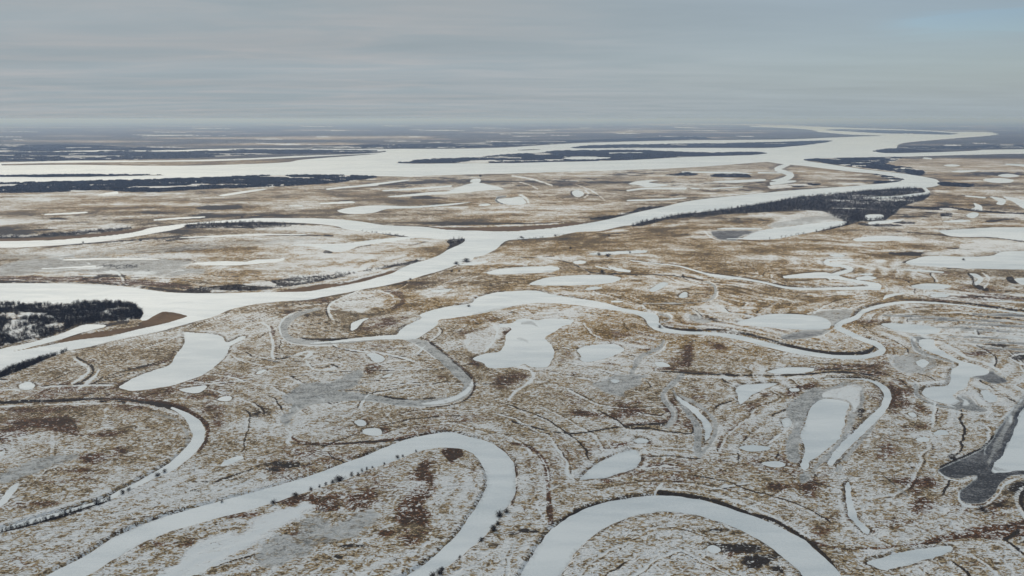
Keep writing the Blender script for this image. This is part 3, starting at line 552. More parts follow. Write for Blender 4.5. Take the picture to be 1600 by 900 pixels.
# reedy grey frozen marsh
mark('reed', 'r', '500,483,3 478,488,6 458,496,9 446,507,12 443,518,13 448,528,12 462,534,9 490,537,6 530,536,5 580,532,4 620,530,3', 1.5, 1)
mark('snow', 'r', '466,487,1.5 446,497,2 438,508,2.5 438,520,3 446,532,3 462,538.5,2.5 490,541,2 530,540.5,1.5', 1, .9)
mark('snow', 'r', '500,481,1 478,485,1.5 462,492,1', 1, .8)
mark('reed', 'r', '632,530,6 655,536,10 676,548,14 697,564,16 717,582,17 731,597,14 732,608,13 722,618,11 700,626,10 675,630,9 650,631,9 620,629,10 590,624,10 560,621,12 530,622,12 500,625,12 470,628,10', 1.5, 1)
mark('snow', 'r', '640,533,1.5 655,543,2 670,553,3 684,566,2', 1, .8)
mark('snow', 'r', '738,594,3 735,606,6 724,616,7.5 700,626,7 680,630,4.5 655,632,2', .8, 1)
mark('reed', 'p', '440,625 455,610 480,602 515,600 540,590 560,580 566,590 560,602 540,612 520,618 500,628 470,640 455,662 445,668 440,650 458,638', 6, .8)
mark('snow', 'r', '447,672,2 455,682,3 449,693,4', 1.5, .9)
mark('reed', 'p', '1262,492 1285,487 1330,484.6 1328,495 1310,505 1300,512 1296,505 1288,497', 2, .6)
mark('reed', 'p', '1222,530 1240,522 1262,516 1300,515 1290,522 1270,529 1240,532', 2, 1)
mark('reedd', 'p', '1222,529 1240,522 1262,517 1290,517 1280,524 1255,529 1240,531', 2, .5)
mark('snow', 'r', '1255,531,1.2 1285,525,1.6 1305,512,1.6 1325,503,1.4', .8, .9)
mark('snow', 'r', '1262,491,2 1285,486,1.5 1330,483.5,1.2', .8, .8)
mark('reedd', 'p', '1518,590 1530,584 1548,580 1562,588 1573,596 1560,601 1545,598 1530,592', 3, .85)
mark('reedd', 'p', '1500,620 1512,624 1530,636 1542,643 1530,645 1505,640 1485,634', 3, .7)
mark('reedd', 'r', '1452,529,3 1430,531,8 1428,541,6 1440,552,3 1470,562,2 1490,567,2', 1.5, .7)
mark('reedd', 'r', '1432,605,6 1432,617,6 1446,628,4 1475,637,4 1500,641,3', 1.5, .6)
mark('snow', 'r', '1478,540,3 1500,555,4 1520,563,3 1545,571,3 1562,582,2', 1.5, .9)
mark('snow', 'r', '1424,537,1.5 1431,550,1.5 1460,560,1.5 1490,569,1.5', 1, .8)
mark('snow', 'r', '1430,608,1.5 1430,622,2 1450,634,2 1490,645,2.4 1530,648,2 1550,645,1.5', 1, .8)
mark('snow', 'r', '1420,601,1.6 1450,600,2 1475,598,2', .8, .8)
mark('reedd', 'p', '1606,625 1583,646 1562,668 1553,684 1538,700 1515,712 1488,725 1467,736 1478,746 1500,750 1526,745 1514,757 1501,771 1502,783 1516,789 1536,787 1556,771 1563,756 1580,744 1640,744 1640,700', 2.5, 1)
mark('snow', 'r', '1468,739,2 1480,749,3 1502,753,3 1520,748,2.5', 1, .9)
mark('snow', 'r', '1498,772,2 1500,786,3 1516,793,3.4 1538,791,3.4 1560,774,3 1570,758,3 1600,746,2.4 1650,740,2.4', 1, .9)
mark('snow', 'r', '1600,622,2 1575,648,2.4 1550,668,2', 1, .6)
mark('dark', 'r', '1553,682,2.6 1538,699,3.4 1515,711,3.4 1490,722,3 1470,731,2', .8, 1)
mark('reed', 'p', '1228,640 1245,625 1262,610 1280,605 1288,618 1262,645 1252,670 1247,700 1250,720 1235,722 1228,700 1240,670', 5, .8)
mark('reed', 'p', '1275,628 1285,612 1315,600 1345,604 1352,622 1338,650 1325,680 1300,708 1270,745 1255,755 1250,745 1262,735 1300,702 1322,665 1330,632 1300,622', 4, .75)
mark('snow', 'p', '1285,622 1292,611 1320,603 1345,606 1345,620 1334,645 1330,630 1310,623', 4, .7)
mark('reed', 'r', '1310,735,10 1335,700,8 1360,672,7 1382,640,6 1394,615,5', 2, .6)
mark('reed', 'p', '925,600 950,590 985,590 1003,596 996,606 975,612 975,620 955,616', 5, .7)
mark('reed', 'r', '1038,534,4 1032,544,5 1015,552,6 1000,560,7 994,572,8 988,584,6 995,590,5 1010,589,4', 1.2, .8)
mark('snow', 'r', '1043,536,1.5 1034,549,1.5 1012,560,1.5 1002,572,1.2', .8, .7)
mark('reed', 'r', '1066,588,8 1052,600,9 1036,616,9 1040,627,9 1052,643,9 1053,655,8 1043,667,6', 1.2, .9)
mark('snow', 'r', '1057,592,2 1038,609,2 1031,619,2', .8, .8)
mark('snow', 'r', '1064,592,2 1050,604,3 1040,618,3 1046,632,3 1055,645,3 1053,658,3', 1, .6)
mark('reed', 'r', '1052,612,5 1075,645,7 1090,670,10 1090,700,12 1092,712,8', 2, .9)
mark('reed', 'r', '1062,618,4 1100,640,5 1118,664,6 1112,690,6 1096,710,5', 2, .6)
mark('snow', 'r', '808,573,4 822,576,4 831,582,4 833,592,5 822,602,4 805,613,3 795,625,2', 1, .75)
mark('reed', 'p', '1080,492 1100,497 1112,503 1095,505 1078,500', 2, .7)
mark('reed', 'r', '1030,492,2 1042,494,4 1048,498,4 1042,503,3 1032,505,2', .8, .8)
mark('snow', 'r', '1036,491,1.4 1046,493,1.8 1050,498,1.8 1044,503.5,1.6', .8, .8)
mark('reed', 'p', '1192,480 1210,478 1222,470 1205,474', 2, .3)
mark('reed', 'p', '1103,495 1085,491 1095,494', 2, .3)
mark('dark', 'r', '1078,492,2 1090,494,5 1105,497,6 1112,501,4 1130,504,2 1160,505,1.6', 1.5, .5)
mark('reedd', 'p', '1112,362 1135,360 1170,361 1190,360 1175,364 1155,371 1150,376 1125,375 1114,368', 1.5, .9)
mark('snow', 'r', '1100,361,1 1104,366,1.2 1112,372,1.2 1124,376,1.4 1160,378,1.2', .8, .8)
mark('snow', 'p', '1335,834 1335,830 1330,832', 2, .1)
mark('iceg', 'r', '1610,625,8 1590,648,9 1573,678,9 1560,705,12 1545,730,10 1556,742,6 1590,740,5 1650,738,6', 9, .8)
mark('iceg', 'r', '740,492,8 760,487,6 790,481,4', 3, .6)
mark('iceg', 'r', '1190,512,2 1240,516,3 1300,513,6 1310,506,4', 2, .5)
mark('iceg', 'r', '1500,627,5 1480,634,3', 3, .6)
mark('iceg', 'r', '1545,585,6 1525,592,4', 3, .6)
mark('iceg', 'r', '755,509,3 790,505,6 810,512,4', 3, .4)
mark('iceg', 'r', '1600,640,5 1585,665,5 1576,685,6 1566,705,6 1550,730,5 1600,737,3 1650,737,3', 6, .7)
mark('reed', 'r', '1602,622,8 1582,648,9 1568,676,9 1554,704,9 1545,722,7', 4, .6)
mark('iceg', 'r', '815,506,3 828,504,5 840,510,3', 2, .7)
mark('iceg', 'r', '808,529,3 816,530,6 824,534,3', 2, .6)
mark('iceg', 'p', '845,425 870,419 880,424 862,427', 2, .6)
# soft snow fields and wind drift
mark('snow', 'p', '230,905 260,890 287,876 317,858 350,840 400,818 440,802 470,790 480,792 455,808 425,826 395,850 360,868 330,884 310,905', 10, .75, 2)
mark('reed', 'p', '400,880 440,850 500,820 560,800 600,790 560,830 500,860 440,900', 14, .55, 2)
mark('reed', 'p', '0,742 40,725 80,715 130,712 90,730 50,745 0,760', 7, .6)
mark('snow', 'r', '0,823,7 60,806,8 120,786,7 170,768,5', 3, .6)
mark('snow', 'p', '0,520 20,500 45,495 50,510 80,508 88,505 70,525 45,533 20,535', 4, .6, 2)
mark('snow', 'r', '0,490,3 50,492,6 100,498,4 170,490,4', 3, .6, 2)
mark('snow', 'p', '1130,375 1140,374 1135,376', 1, .3)
mark('reed', 'p', '1300,505 1330,500 1310,510', 2, .3)
mark('snow', 'r', '700,575,3 690,580,2', 2, .0)
mark('snow', 'p', '1090,470 1100,465 1120,468 1130,480 1110,484', 6, .3)
mark('snow', 'p', '1500,380 1600,378 1660,380 1660,392 1560,394 1500,398 1440,399 1450,394 1500,390', 3, .55)
mark('snow', 'p', '1200,352 1260,330 1330,338 1320,345 1250,350 1210,356', 3, .55)
mark('reed', 'p', '1200,352 1250,341 1300,336 1330,342 1270,348 1215,356', 3, .6)
mark('snow', 'p', '1165,332 1220,336 1230,342 1200,345', 3, .3)
mark('reed', 'p', '0,415 60,404 140,402 260,404 300,410 290,418 330,424 260,432 120,425 0,432', 4, .6)
mark('snow', 'p', '250,432 300,410 290,420 260,431', 3, .3)
mark('snow', 'r', '60,424,1.4 150,419,1.8 160,417,1.5', .8, .9)
mark('reed', 'p', '0,397 120,396 260,383 400,376 500,372 480,378 380,385 250,396 100,402 0,405', 4, .4)
mark('snow', 'p', '395,350 470,352 540,358 600,366 560,367 470,362 400,360', 3, .5)
mark('reed', 'p', '640,330 700,326 740,320 760,316 700,330', 2, .2)
mark('snow', 'p', '560,470 600,468 600,480 575,485 540,482 520,475', 7, .45)
mark('snow', 'r', '590,455,2 612,462,2.6 615,472,2.6 600,482,2 540,486,1.6 500,482,1.5', 1.2, .5)
mark('rust', 'r', '600,455,6 625,462,9 628,474,9 612,484,6', 3, .5)
mark('snow', 'r', '618,466,1.4 616,478,1.6 600,484,1.4 560,490,1', 1, .6)
# creeks and winding snow lines
mark('snow', 'r', '410,506,2.6 420,512,3 422,522,3.4 427,540,3.4 425,556,3.6 428,562,3', 1, .85)
mark('dark', 'r', '428,561,1.2 440,561.5,1.8 455,558,1.6 462,553,1.4', .6, .9)
mark('snow', 'r', '462,556,2.4 480,551,3 487,553,4 478,560,3 474,563,2', 1, .9)
mark('snow', 'r', '484,562,2 500,557,2.6 505,560,2', 1, .8)
mark('dark', 'r', '484,568,1.4 488,574,1.8 505,575,1.6 520,572,1.4 528,575,1', .6, .9)
mark('snow', 'r', '478,564,2.6 484,574,3 495,579,2.6 515,578,2.4 522,576,2', 1, .8)
mark('rust', 'r', '424,512,5 430,530,5 432,555,4', 2, .5)
mark('snow', 'r', '116,562,2.6 124,567,3 137,575,4.4 138,583,4 125,593,3 112,601,2', 1, .85)
mark('snow', 'r', '155,579,2.4 147,591,4.4 132,602,4 120,610,2', 1, .85)
mark('dark', 'r', '120,560,2.4 133,567,2.6 143,573,3.6 146,581,4 141,589,2.6 128,598,1.4 108,605,1.2', .8, .85)
mark('dark', 'r', '200,577,1.6 225,573,1.8 250,565,2 268,558,2', .8, .8)
mark('rust', 'r', '195,580,3 225,575,3 265,562,5 272,550,4', 1.5, .5)
mark('dark', 'r', '130,618,3 150,616,4 170,619,2', 1.5, .5)
mark('dark', 'r', '-40,634,5 0,631,5.5 40,627,5 80,626,5 130,625.5,5 170,625,4 200,627,5 230,631,5 255,636,4 275,642,4 290,648,3', 1.2, .8, 2.5)  # shaded face of the oxbow's upper bank, painted dark, with bushes
mark('rust', 'r', '150,624,3 200,624.5,4 250,631,5 290,642,6 315,656,6 325,670,5 322,690,5 310,708,3', 1.5, .9)
mark('snow', 'r', '0,637,2 60,634,3 130,632,3 200,633,3 250,640,3 275,648,3', 1.5, .6, 2)
mark('reed', 'r', '240,648,5 270,655,5 285,668,6 294,685,6 288,705,6 270,720,6', 2, .5)
mark('dark', 'r', '1020,581,2 1050,582,2.4 1100,586,2.6 1160,588,2.6 1230,587,1.6 1290,583,1.8 1330,584,2.2 1355,587,2.4 1376,594,2.4', .6, .95)
mark('snow', 'r', '1050,588,1.4 1100,590,1.6 1200,593,2 1290,588,1.2', .8, .7)
mark('rust', 'r', '1020,577,4 1050,578,4 1090,583,3 1140,585,2', 1.2, .8)
mark('rust', 'r', '1390,600,4 1396,620,5 1388,640,4', 2, .7)
mark('dark', 'r', '800,660,2 825,667,2.4 862,676,2.4 900,679,2.2 937,674,2.4 987,666,2.2 1037,664,2.2', .6, .9)
mark('dark', 'r', '815,668,1.4 835,676,1.6 870,681,1.4', .6, .6)
mark('rust', 'r', '960,666,4 1000,664,4 1040,660,4', 1.4, .7)
mark('dark', 'r', '455,694,1.8 480,697,1.8 525,696,1.8 560,692,1.8 612,690,1.8 640,685,2 660,680,2', .6, .9)
mark('rust', 'r', '456,685,4 470,694,4 540,694,4 610,688,4 650,681,3', 1.5, .7)
mark('dark', 'r', '514,711,1.4 522,718,1.6 538,723,1.6', .6, .8)
mark('rust', 'r', '798,694,5 825,699,5 842,712,6 853,730,8 856,755,7 858,790,8 861,818,8', 2, .8)
mark('snow', 'r', '842,713,1.5 852,728,1.8 857,745,1.6 856,765,1.4', .8, .8)
mark('snow', 'r', '838,790,1.5 845,805,1.6 853,818,1.4', .8, .6)
mark('rust', 'r', '758,690,3 785,704,3.4 800,722,3 808,745,3 806,770,3 800,790,3', 1.2, .8)
mark('dark', 'r', '760,690,1.6 786,706,1.8 800,722,1.8 806,745,1.4', .6, .7)
mark('dark', 'r', '865,826,2.6 885,811,3 900,802,3.4 920,793,2.6 940,787,2', .8, .9)
mark('rust', 'r', '880,812,4 905,799,5 940,786,3 985,776,2.4', 1, .7)
mark('dark', 'r', '1026,770,5 1050,774,4 1080,777,4 1115,784,4 1150,797,4 1175,805,4 1205,813,4 1240,832,4 1270,853,3.4 1295,876,3 1310,895,3', .8, .95)
mark('snow', 'r', '1026,766,2 1060,768,2.4 1100,773,2.6 1150,786,3 1200,806,3 1235,823,3 1265,843,2', 1, .6)
mark('snow', 'r', '1023,774,3 1028,765,3 1035,758,2', .8, .9)
mark('dark', 'r', '655,528,1.4 670,535,2 690,550,2.2 718,574,2.2 737,593,2.2 741,608,2 728,626,1.8 700,635,1.6 665,638,1.4', .6, .75)
mark('rust', 'r', '665,530,3 700,556,4 735,588,4 742,602,4 736,618,3', 1.5, .6)
mark('dark', 'r', '455,525,1.4 470,529.5,2 490,531.5,2 520,531.6,2 545,529,1.4', .6, .9)
mark('dark', 'r', '530,611,1.2 560,612,1.6 590,618,1.8 620,624,2 650,625,1.8 680,623,1.4', .6, .8)
mark('dark', 'r', '620,523,1.4 580,525,1.4 545,528,1', .6, .5)
mark('dark', 'r', '1314,503,2 1303,510,2.4', .8, .9)
mark('dark', 'r', '1030,509,5 1036,512,3 1060,516,2.4 1085,517.6,2.4 1130,517,2.6 1165,523,2.6 1200,532,2.6 1240,543,2.8 1275,550,3 1320,554,3.4 1350,552,4 1364,546,4 1366,540,3', .6, .95)  # shade on the bank facing the viewer, painted as a dark line
mark('dark', 'r', '1318,519,3 1340,527,2.2 1370,538,2 1382,546,1.6', .6, .6)
mark('dark', 'r', '1490,473,2 1540,479,2.4 1600,487,2.6 1700,499,2.6', .6, .95)
mark('dark', 'r', '1380,469,1.4 1420,468.5,1.2 1450,469,1.4', .6, .5)
mark('dark', 'r', '860,406,1.2 890,411,1.6 912,421,1.6 925,427,1.4 1000,430,1.8 1050,431.5,1.8 1090,437,1.6 1110,441,1.2', .5, .75)
mark('snow', 'r', '905,417,1.2 920,426,1.2', .6, .4)
mark('reed', 'r', '1100,440,2.4 1115,446,4 1119,455,5.4 1116,465,5 1105,471,3 1080,474,2 1040,475,1.6 1005,475,1.4', .8, .9)
mark('snow', 'r', '1105,440,1.2 1118,446,1.6 1121,458,1.8 1116,468,1.6 1098,473,1.2', .6, .8)
mark('rust', 'r', '1070,434,5 1100,444,8 1108,455,8 1100,465,5', 3, .35)
mark('snow', 'r', '1003,478,2.4 1010,485,2.4 1024,491,2 ', .8, .6)
mark('dark', 'r', '800,402,1.4 830,403,2.4 866,401,2', 1, .7)
mark('dark', 'r', '1513,424,1 1500,421,1.8 1480,420,1.2', .6, .8)
mark('dark', 'r', '1513,428,3 1520,436,4 1520,443,5 1530,450,7 1543,455,5', 1.2, .85)
mark('snow', 'r', '1535,427,2 1545,434,2 1543,443,2 1538,450,2', 1, .8)
mark('dark', 'p', '1572,434 1582,433 1586,440 1592,443 1580,443 1573,438', 1.2, .9)
mark('dark', 'r', '1400,362,1 1500,370.6,1 1560,372,2.4 1600,378,3 1700,381,3', .7, .9)
mark('dark', 'r', '1410,411,1.6 1425,408,1.2 1440,404,1', .6, .8)
mark('dark', 'p', '1388,396 1400,395.6 1436,395.6 1434,400 1410,399.4 1390,398.4', .8, .9)
mark('dark', 'r', '1480,388,1.2 1520,391,1.6 1560,394,1.2', .7, .6)
mark('dark', 'r', '1475,430,.8 1400,426,.6', .5, .2)
mark('dark', 'r', '1540,347,3 1560,345,3 1570,343,1.4 1600,343,1.2', .8, .8)
mark('dark', 'r', '0,441.6,2 60,441.6,2 120,442,2 180,445,2 240,451,2.4 262,454.6,3 290,457,2', .8, .8)
mark('dark', 'r', '0,389,1.4 60,388,1.2 110,384,2 150,380.6,1.8 200,376,1.6 260,371,1.4 300,366,1', .7, .7)
mark('dark', 'r', '240,378,1.2 300,371,1.8 350,368,1.6 400,367.4,1.4 460,367.6,1.8 500,368,1.4', .7, .6)
mark('dark', 'r', '545,391,1.2 560,387,1.8 580,383,1.4', .6, .8)
mark('dark', 'p', '505,394 512,391.6 520,395 515,397 507,397', .8, .9)
mark('dark', 'r', '635,385,1 655,381,3.4 670,378,2', .8, .7)
mark('dark', 'r', '660,355,1 700,352,2 760,350.6,2.4 850,349.6,2 900,347,1', .7, .7)
mark('dark', 'r', '735,402,3 748,398,2 770,391,2 780,384,2 790,377,3 803,373,2', .8, .8)
mark('dark', 'r', '600,448,1.6 640,442,2.4 670,443,2 630,441,3', 1, .6)
mark('dark', 'r', '400,474.6,1.4 460,470.6,1.4 500,466,1.6 560,456,1.4', .7, .7)
mark('dark', 'r', '345,489,2 362,484,3 350,492,2', 1, .6)
mark('dark', 'r', '-20,549,3 20,544,2.6 50,538.6,2 90,531,2.6 120,523,3 160,511,4 200,503,5', .8, .8)
mark('snow', 'r', '70,336,1.6 137,332,1.6', .8, .4)
mark('dark', 'r', '120,373,1 60,376,1', .8, .2)
mark('dark', 'p', '305,325.4 330,322.4 375,322 378,325 350,328 320,328', .8, .85)
mark('dark', 'r', '820,302,1.2 838,304,1.6 845,310,1.2', .7, .5)
mark('dark', 'p', '891,301 896,297.6 897,303 900,307 893,305', .6, .8)
mark('reedd', 'r', '790,307,2 778,309,3.4 776,314,3.4 786,319,2.4', .8, .9)
mark('snow', 'r', '812,305,2.4 822,310,2.6 826,318,2', 1, .8)
mark('snow', 'r', '915,298,1.4 920,303,1.6 913,309,1.4', .7, .8)
mark('snow', 'r', '800,275,1.6 820,278,2.4 845,284,2.6 862,290,2', .8, .8)
mark('snow', 'r', '812,285,1.4 830,290,2 840,296,1.6', .8, .6)
mark('snow', 'r', '900,289,1.2 920,296,1.4 935,305,1.2 945,314,1', .7, .6)
mark('snow', 'r', '830,300,1 860,306,1.4 880,300,1.2 ', .8, .4)
mark('snow', 'r', '1520,525,1.4 1450,521,1.6 1480,522,1.6 1600,531,1.6 1680,536,1.6', .8, .8)
mark('snow', 'r', '1400,523,1 1460,525,1.6 1520,530,1.6 1600,540,1.6 1680,546,1.4', .8, .7)
mark('snow', 'r', '1470,543,1 1500,538,1.6 1550,543,1.6 1600,550,1.4', .8, .7)
mark('snow', 'r', '1578,561,1.4 1585,556,1.6 1605,554,1.6', .8, .8)
mark('snow', 'r', '1578,561,1.4 1590,568,1.6 1620,578,1.6', .8, .8)
mark('snow', 'r', '1560,505,1.2 1562,513,1.6 1550,520,1.8 1580,522,1.2', .8, .6)
mark('snow', 'r', '1400,493,.8 1480,490,1.4 1540,494,1.4 1600,498,1.2', .8, .6)
for k, (x0, x1, y, w) in enumerate([(1380,1500,494,2),(1420,1600,500,2.4),(1500,1620,508,3),(1490,1600,516,2.6),(1480,1640,527,2.6),(1500,1640,535,2.4),(1540,1640,545,2.4),(1460,1560,512,2),(1520,1660,492,3)]):
    mark('reedd', 'r', '%f,%f,1 %f,%f,%f %f,%f,1' % (x0, y, (x0 + x1) / 2, y + 2, w, x1, y + 5), 1.2, .8)
mark('snow', 'p', '1390,560 1420,556 1430,572 1440,582 1410,584 1395,575', 8, .45)
mark('reed', 'p', '1400,560 1440,552 1462,562 1455,580 1430,586 1405,580', 6, .5)
mark('snow', 'r', '1340,690,2 1325,715,2 1318,730,1.5', 1.4, .4)
mark('reed', 'r', '1380,745,3 1395,758,6 1412,770,7 1420,780,4', 3, .6)
mark('dark', 'r', '1380,745,2.4 1390,753,2.4 1400,760,1.4', .8, .8)
mark('dark', 'p', '1502,786 1516,790 1524,795 1510,797', 2, .0)
for (x, y, rx, ry) in [(1315,722,22,12),(1270,740,14,12),(1340,650,16,10),(1345,645,7,5),(1335,668,9,4),(1595,845,20,5)]:
    blob('dark', x, y, rx, ry, .45)

# single bare shrubs: x, y of the foot, height px, width px, label, group
SHRUBS = [
 (426,787,9,9,"dark round shrub on the near river arm, farthest left of the inner bank"),
 (462,773,7,11,"wide grey shrub on the near river arm's inner bank, second from left"),
 (486,765,8,6,"small grey shrub on the near river arm's inner bank, third from left"),
 (499,760,7,4,'tiny dark shrub beside the near river arm, just right of the small grey third one'),
 (509,757,8,5,'tiny upright dark shrub just left of the big dark clump on the near river bank'),
 (520,753,7,7,'low dark shrub joined to the left end of the big riverside clump'),
 (532,749,9,17,'big wide dark willow clump on the inner bank of the near river arm'),
 (549,742,9,6,'dark upright bare shrub just right of the big clump on the near river bank'),
 (560,742,6,5,'low dark shrub set slightly inland right of the big riverside clump'),
 (566,735,7,4,"tiny dark shrub at the ice edge, left of two right of the big clump"),
 (573,733,7,4,"tiny dark shrub at the ice edge, right of two right of the big clump"),
 (582,730,5,4,'very small shrub on the near river bank between the close pair and the bend'),
 (601,724,5,4,'very small pale shrub on the inner bank halfway up to the bend'),
 (621,714,6,6,'grey bare shrub at the ice edge, left one of two below the bend top'),
 (629,712,5,4,'grey bare shrub at the ice edge, right one of two below the bend top'),
 (650,705,7,3,'thin pole-like shrub near the top of the inner bank of the big bend'),
 (781,804,11,13,'large dark bare shrub on the outer bank at the right side of the big bend'),
 (790,802,8,9,'brownish shrub touching the right side of the large dark one on the outer bend'),
 (772,829,13,12,'tall dark bare shrub overhanging the ice below the bend on its outer bank'),
 (778,820,8,7,'grey shrub behind the tall overhanging one on the outer bank'),
 (751,845,9,8,"dark shrub alone on the outer bank below the big bend"),
 (718,870,6,5,'small pale bare shrub on the outer bank of the lower river arm'),
 (691,890,9,9,'dark shrub at the bottom edge beside the lower river arm, upper one of three'),
 (688,899,10,12,'wide dark shrub at the bottom edge beside the lower river arm, lowest of three'),
 (676,899,9,10,'pale round bare shrub at the bottom edge, leftmost of three by the lower arm'),
 (257,736,7,6,'dark shrub at the right bank of the left oxbow, upper one of a pair'),
 (247,742,7,8,'pale bushy shrub standing in the left oxbow, lower one of a pair'),
 (193,772,8,8,'dark shrub at the lower end of the left oxbow, left one of a pair'),
 (201,768,7,7,'dark grey shrub at the lower end of the left oxbow, right one of a pair'),
 (347,783,5,4,'tiny dark shrub on the upper bank of the near river arm at left'),
 (1536,797,9,13,'round dark bush in the snow below the grey frozen bay at lower right'),
 (1486,717,6,9,'small dark bush inland above the grey frozen bay at right'),
 (1424,732,4,4,'tiny dark bush alone on the snowy meadow left of the grey bay'),
 (950,401,7,9,'dark bare shrub on the shore of the long thin middle pond, larger of two'),
 (936,399,6,6,'dark bare shrub on the shore of the long thin middle pond, smaller of two'),
 (984,395,5,3,'tiny dark shrub near the right end of the long thin pond in mid picture'),
 (940,426,6,9,'dark bush above the middle of the oval lake at picture centre'),
 (1067,433,6,4,'small dark bush on the thin dark ditch right of the oval lake'),
 (891,389,5,4,'lone dark bush in the dead grass left of the ochre field'),
 (951,370,5,4,'lone dark bush in the ochre field below the tributary'),
 (1031,511,6,6,'black bush on the point where the narrow river leaves the wide one'),
 (727,408,7,13,'wide dark bush on the right bank just below the river fork, larger of two'),
 (712,412,6,8,'dark bush on the right bank just below the river fork, smaller of two'),
 (706,425,4,5,'tiny dark bush inland below the fork, left one of a pair'),
 (718,425,4,4,'tiny dark bush inland below the fork, right one of a pair'),
 (641,437,4,5,'small dark bush at the ice edge on the lower bank below the fork'),
 (732,478,4,5,'small brown bush on the upper shore of the wide curved river in mid picture'),
 (220,377,4,5,'tiny dark shrub in the pale island meadow at left, right of a thin tree'),
 (130,379,4,3,'tiny upright shrub on the lower bank of the upper left channel'),
 (1505,406,4,5,'lone tiny bush standing in the wide frozen lake at right'),
 (751,276,4,6,'dark bush on the near shore of the great river at picture centre'),
 (130,274.6,4,6,'dark tree rising above the narrow wooded islet at far left'),
 (378,340,3,4,'tiny bush on the upper bank of the left channel near its top'),
 (0.5,687,5,4,'small shrub at the left edge of the photo inside the oxbow meadow'),
 (815,371,4,6,'small dark shrub on the bank right of the fork, leftmost of its row'),
 (868,369,4,5,'small dark shrub at the right end of the row right of the fork'),
]
# ================================================================== MATERIALS
def new_mat(name):
    m = bpy.data.materials.new(name)
    m.use_nodes = True
    T = NT(m.node_tree)
    T.n.clear()
    out = T.node('ShaderNodeOutputMaterial')
    b = T.node('ShaderNodeBsdfPrincipled')
    b.inputs['Specular IOR Level'].default_value = 0.15
    b.inputs['Roughness'].default_value = 0.85
    T.l.new(b.outputs[0], out.inputs[0])
    return m, T, b


def simple_mat(name, c1, c2, scale=0.3, rough=0.9):
    m, T, b = new_mat(name)
    pos = T.node('ShaderNodeNewGeometry').outputs['Position']
    n = T.noise(pos, scale, 3, 0.6)
    T.put(b.inputs['Base Color'], T.mix(T.step(n, 0.3, 0.7), c1, c2))
    b.inputs['Roughness'].default_value = rough
    return m


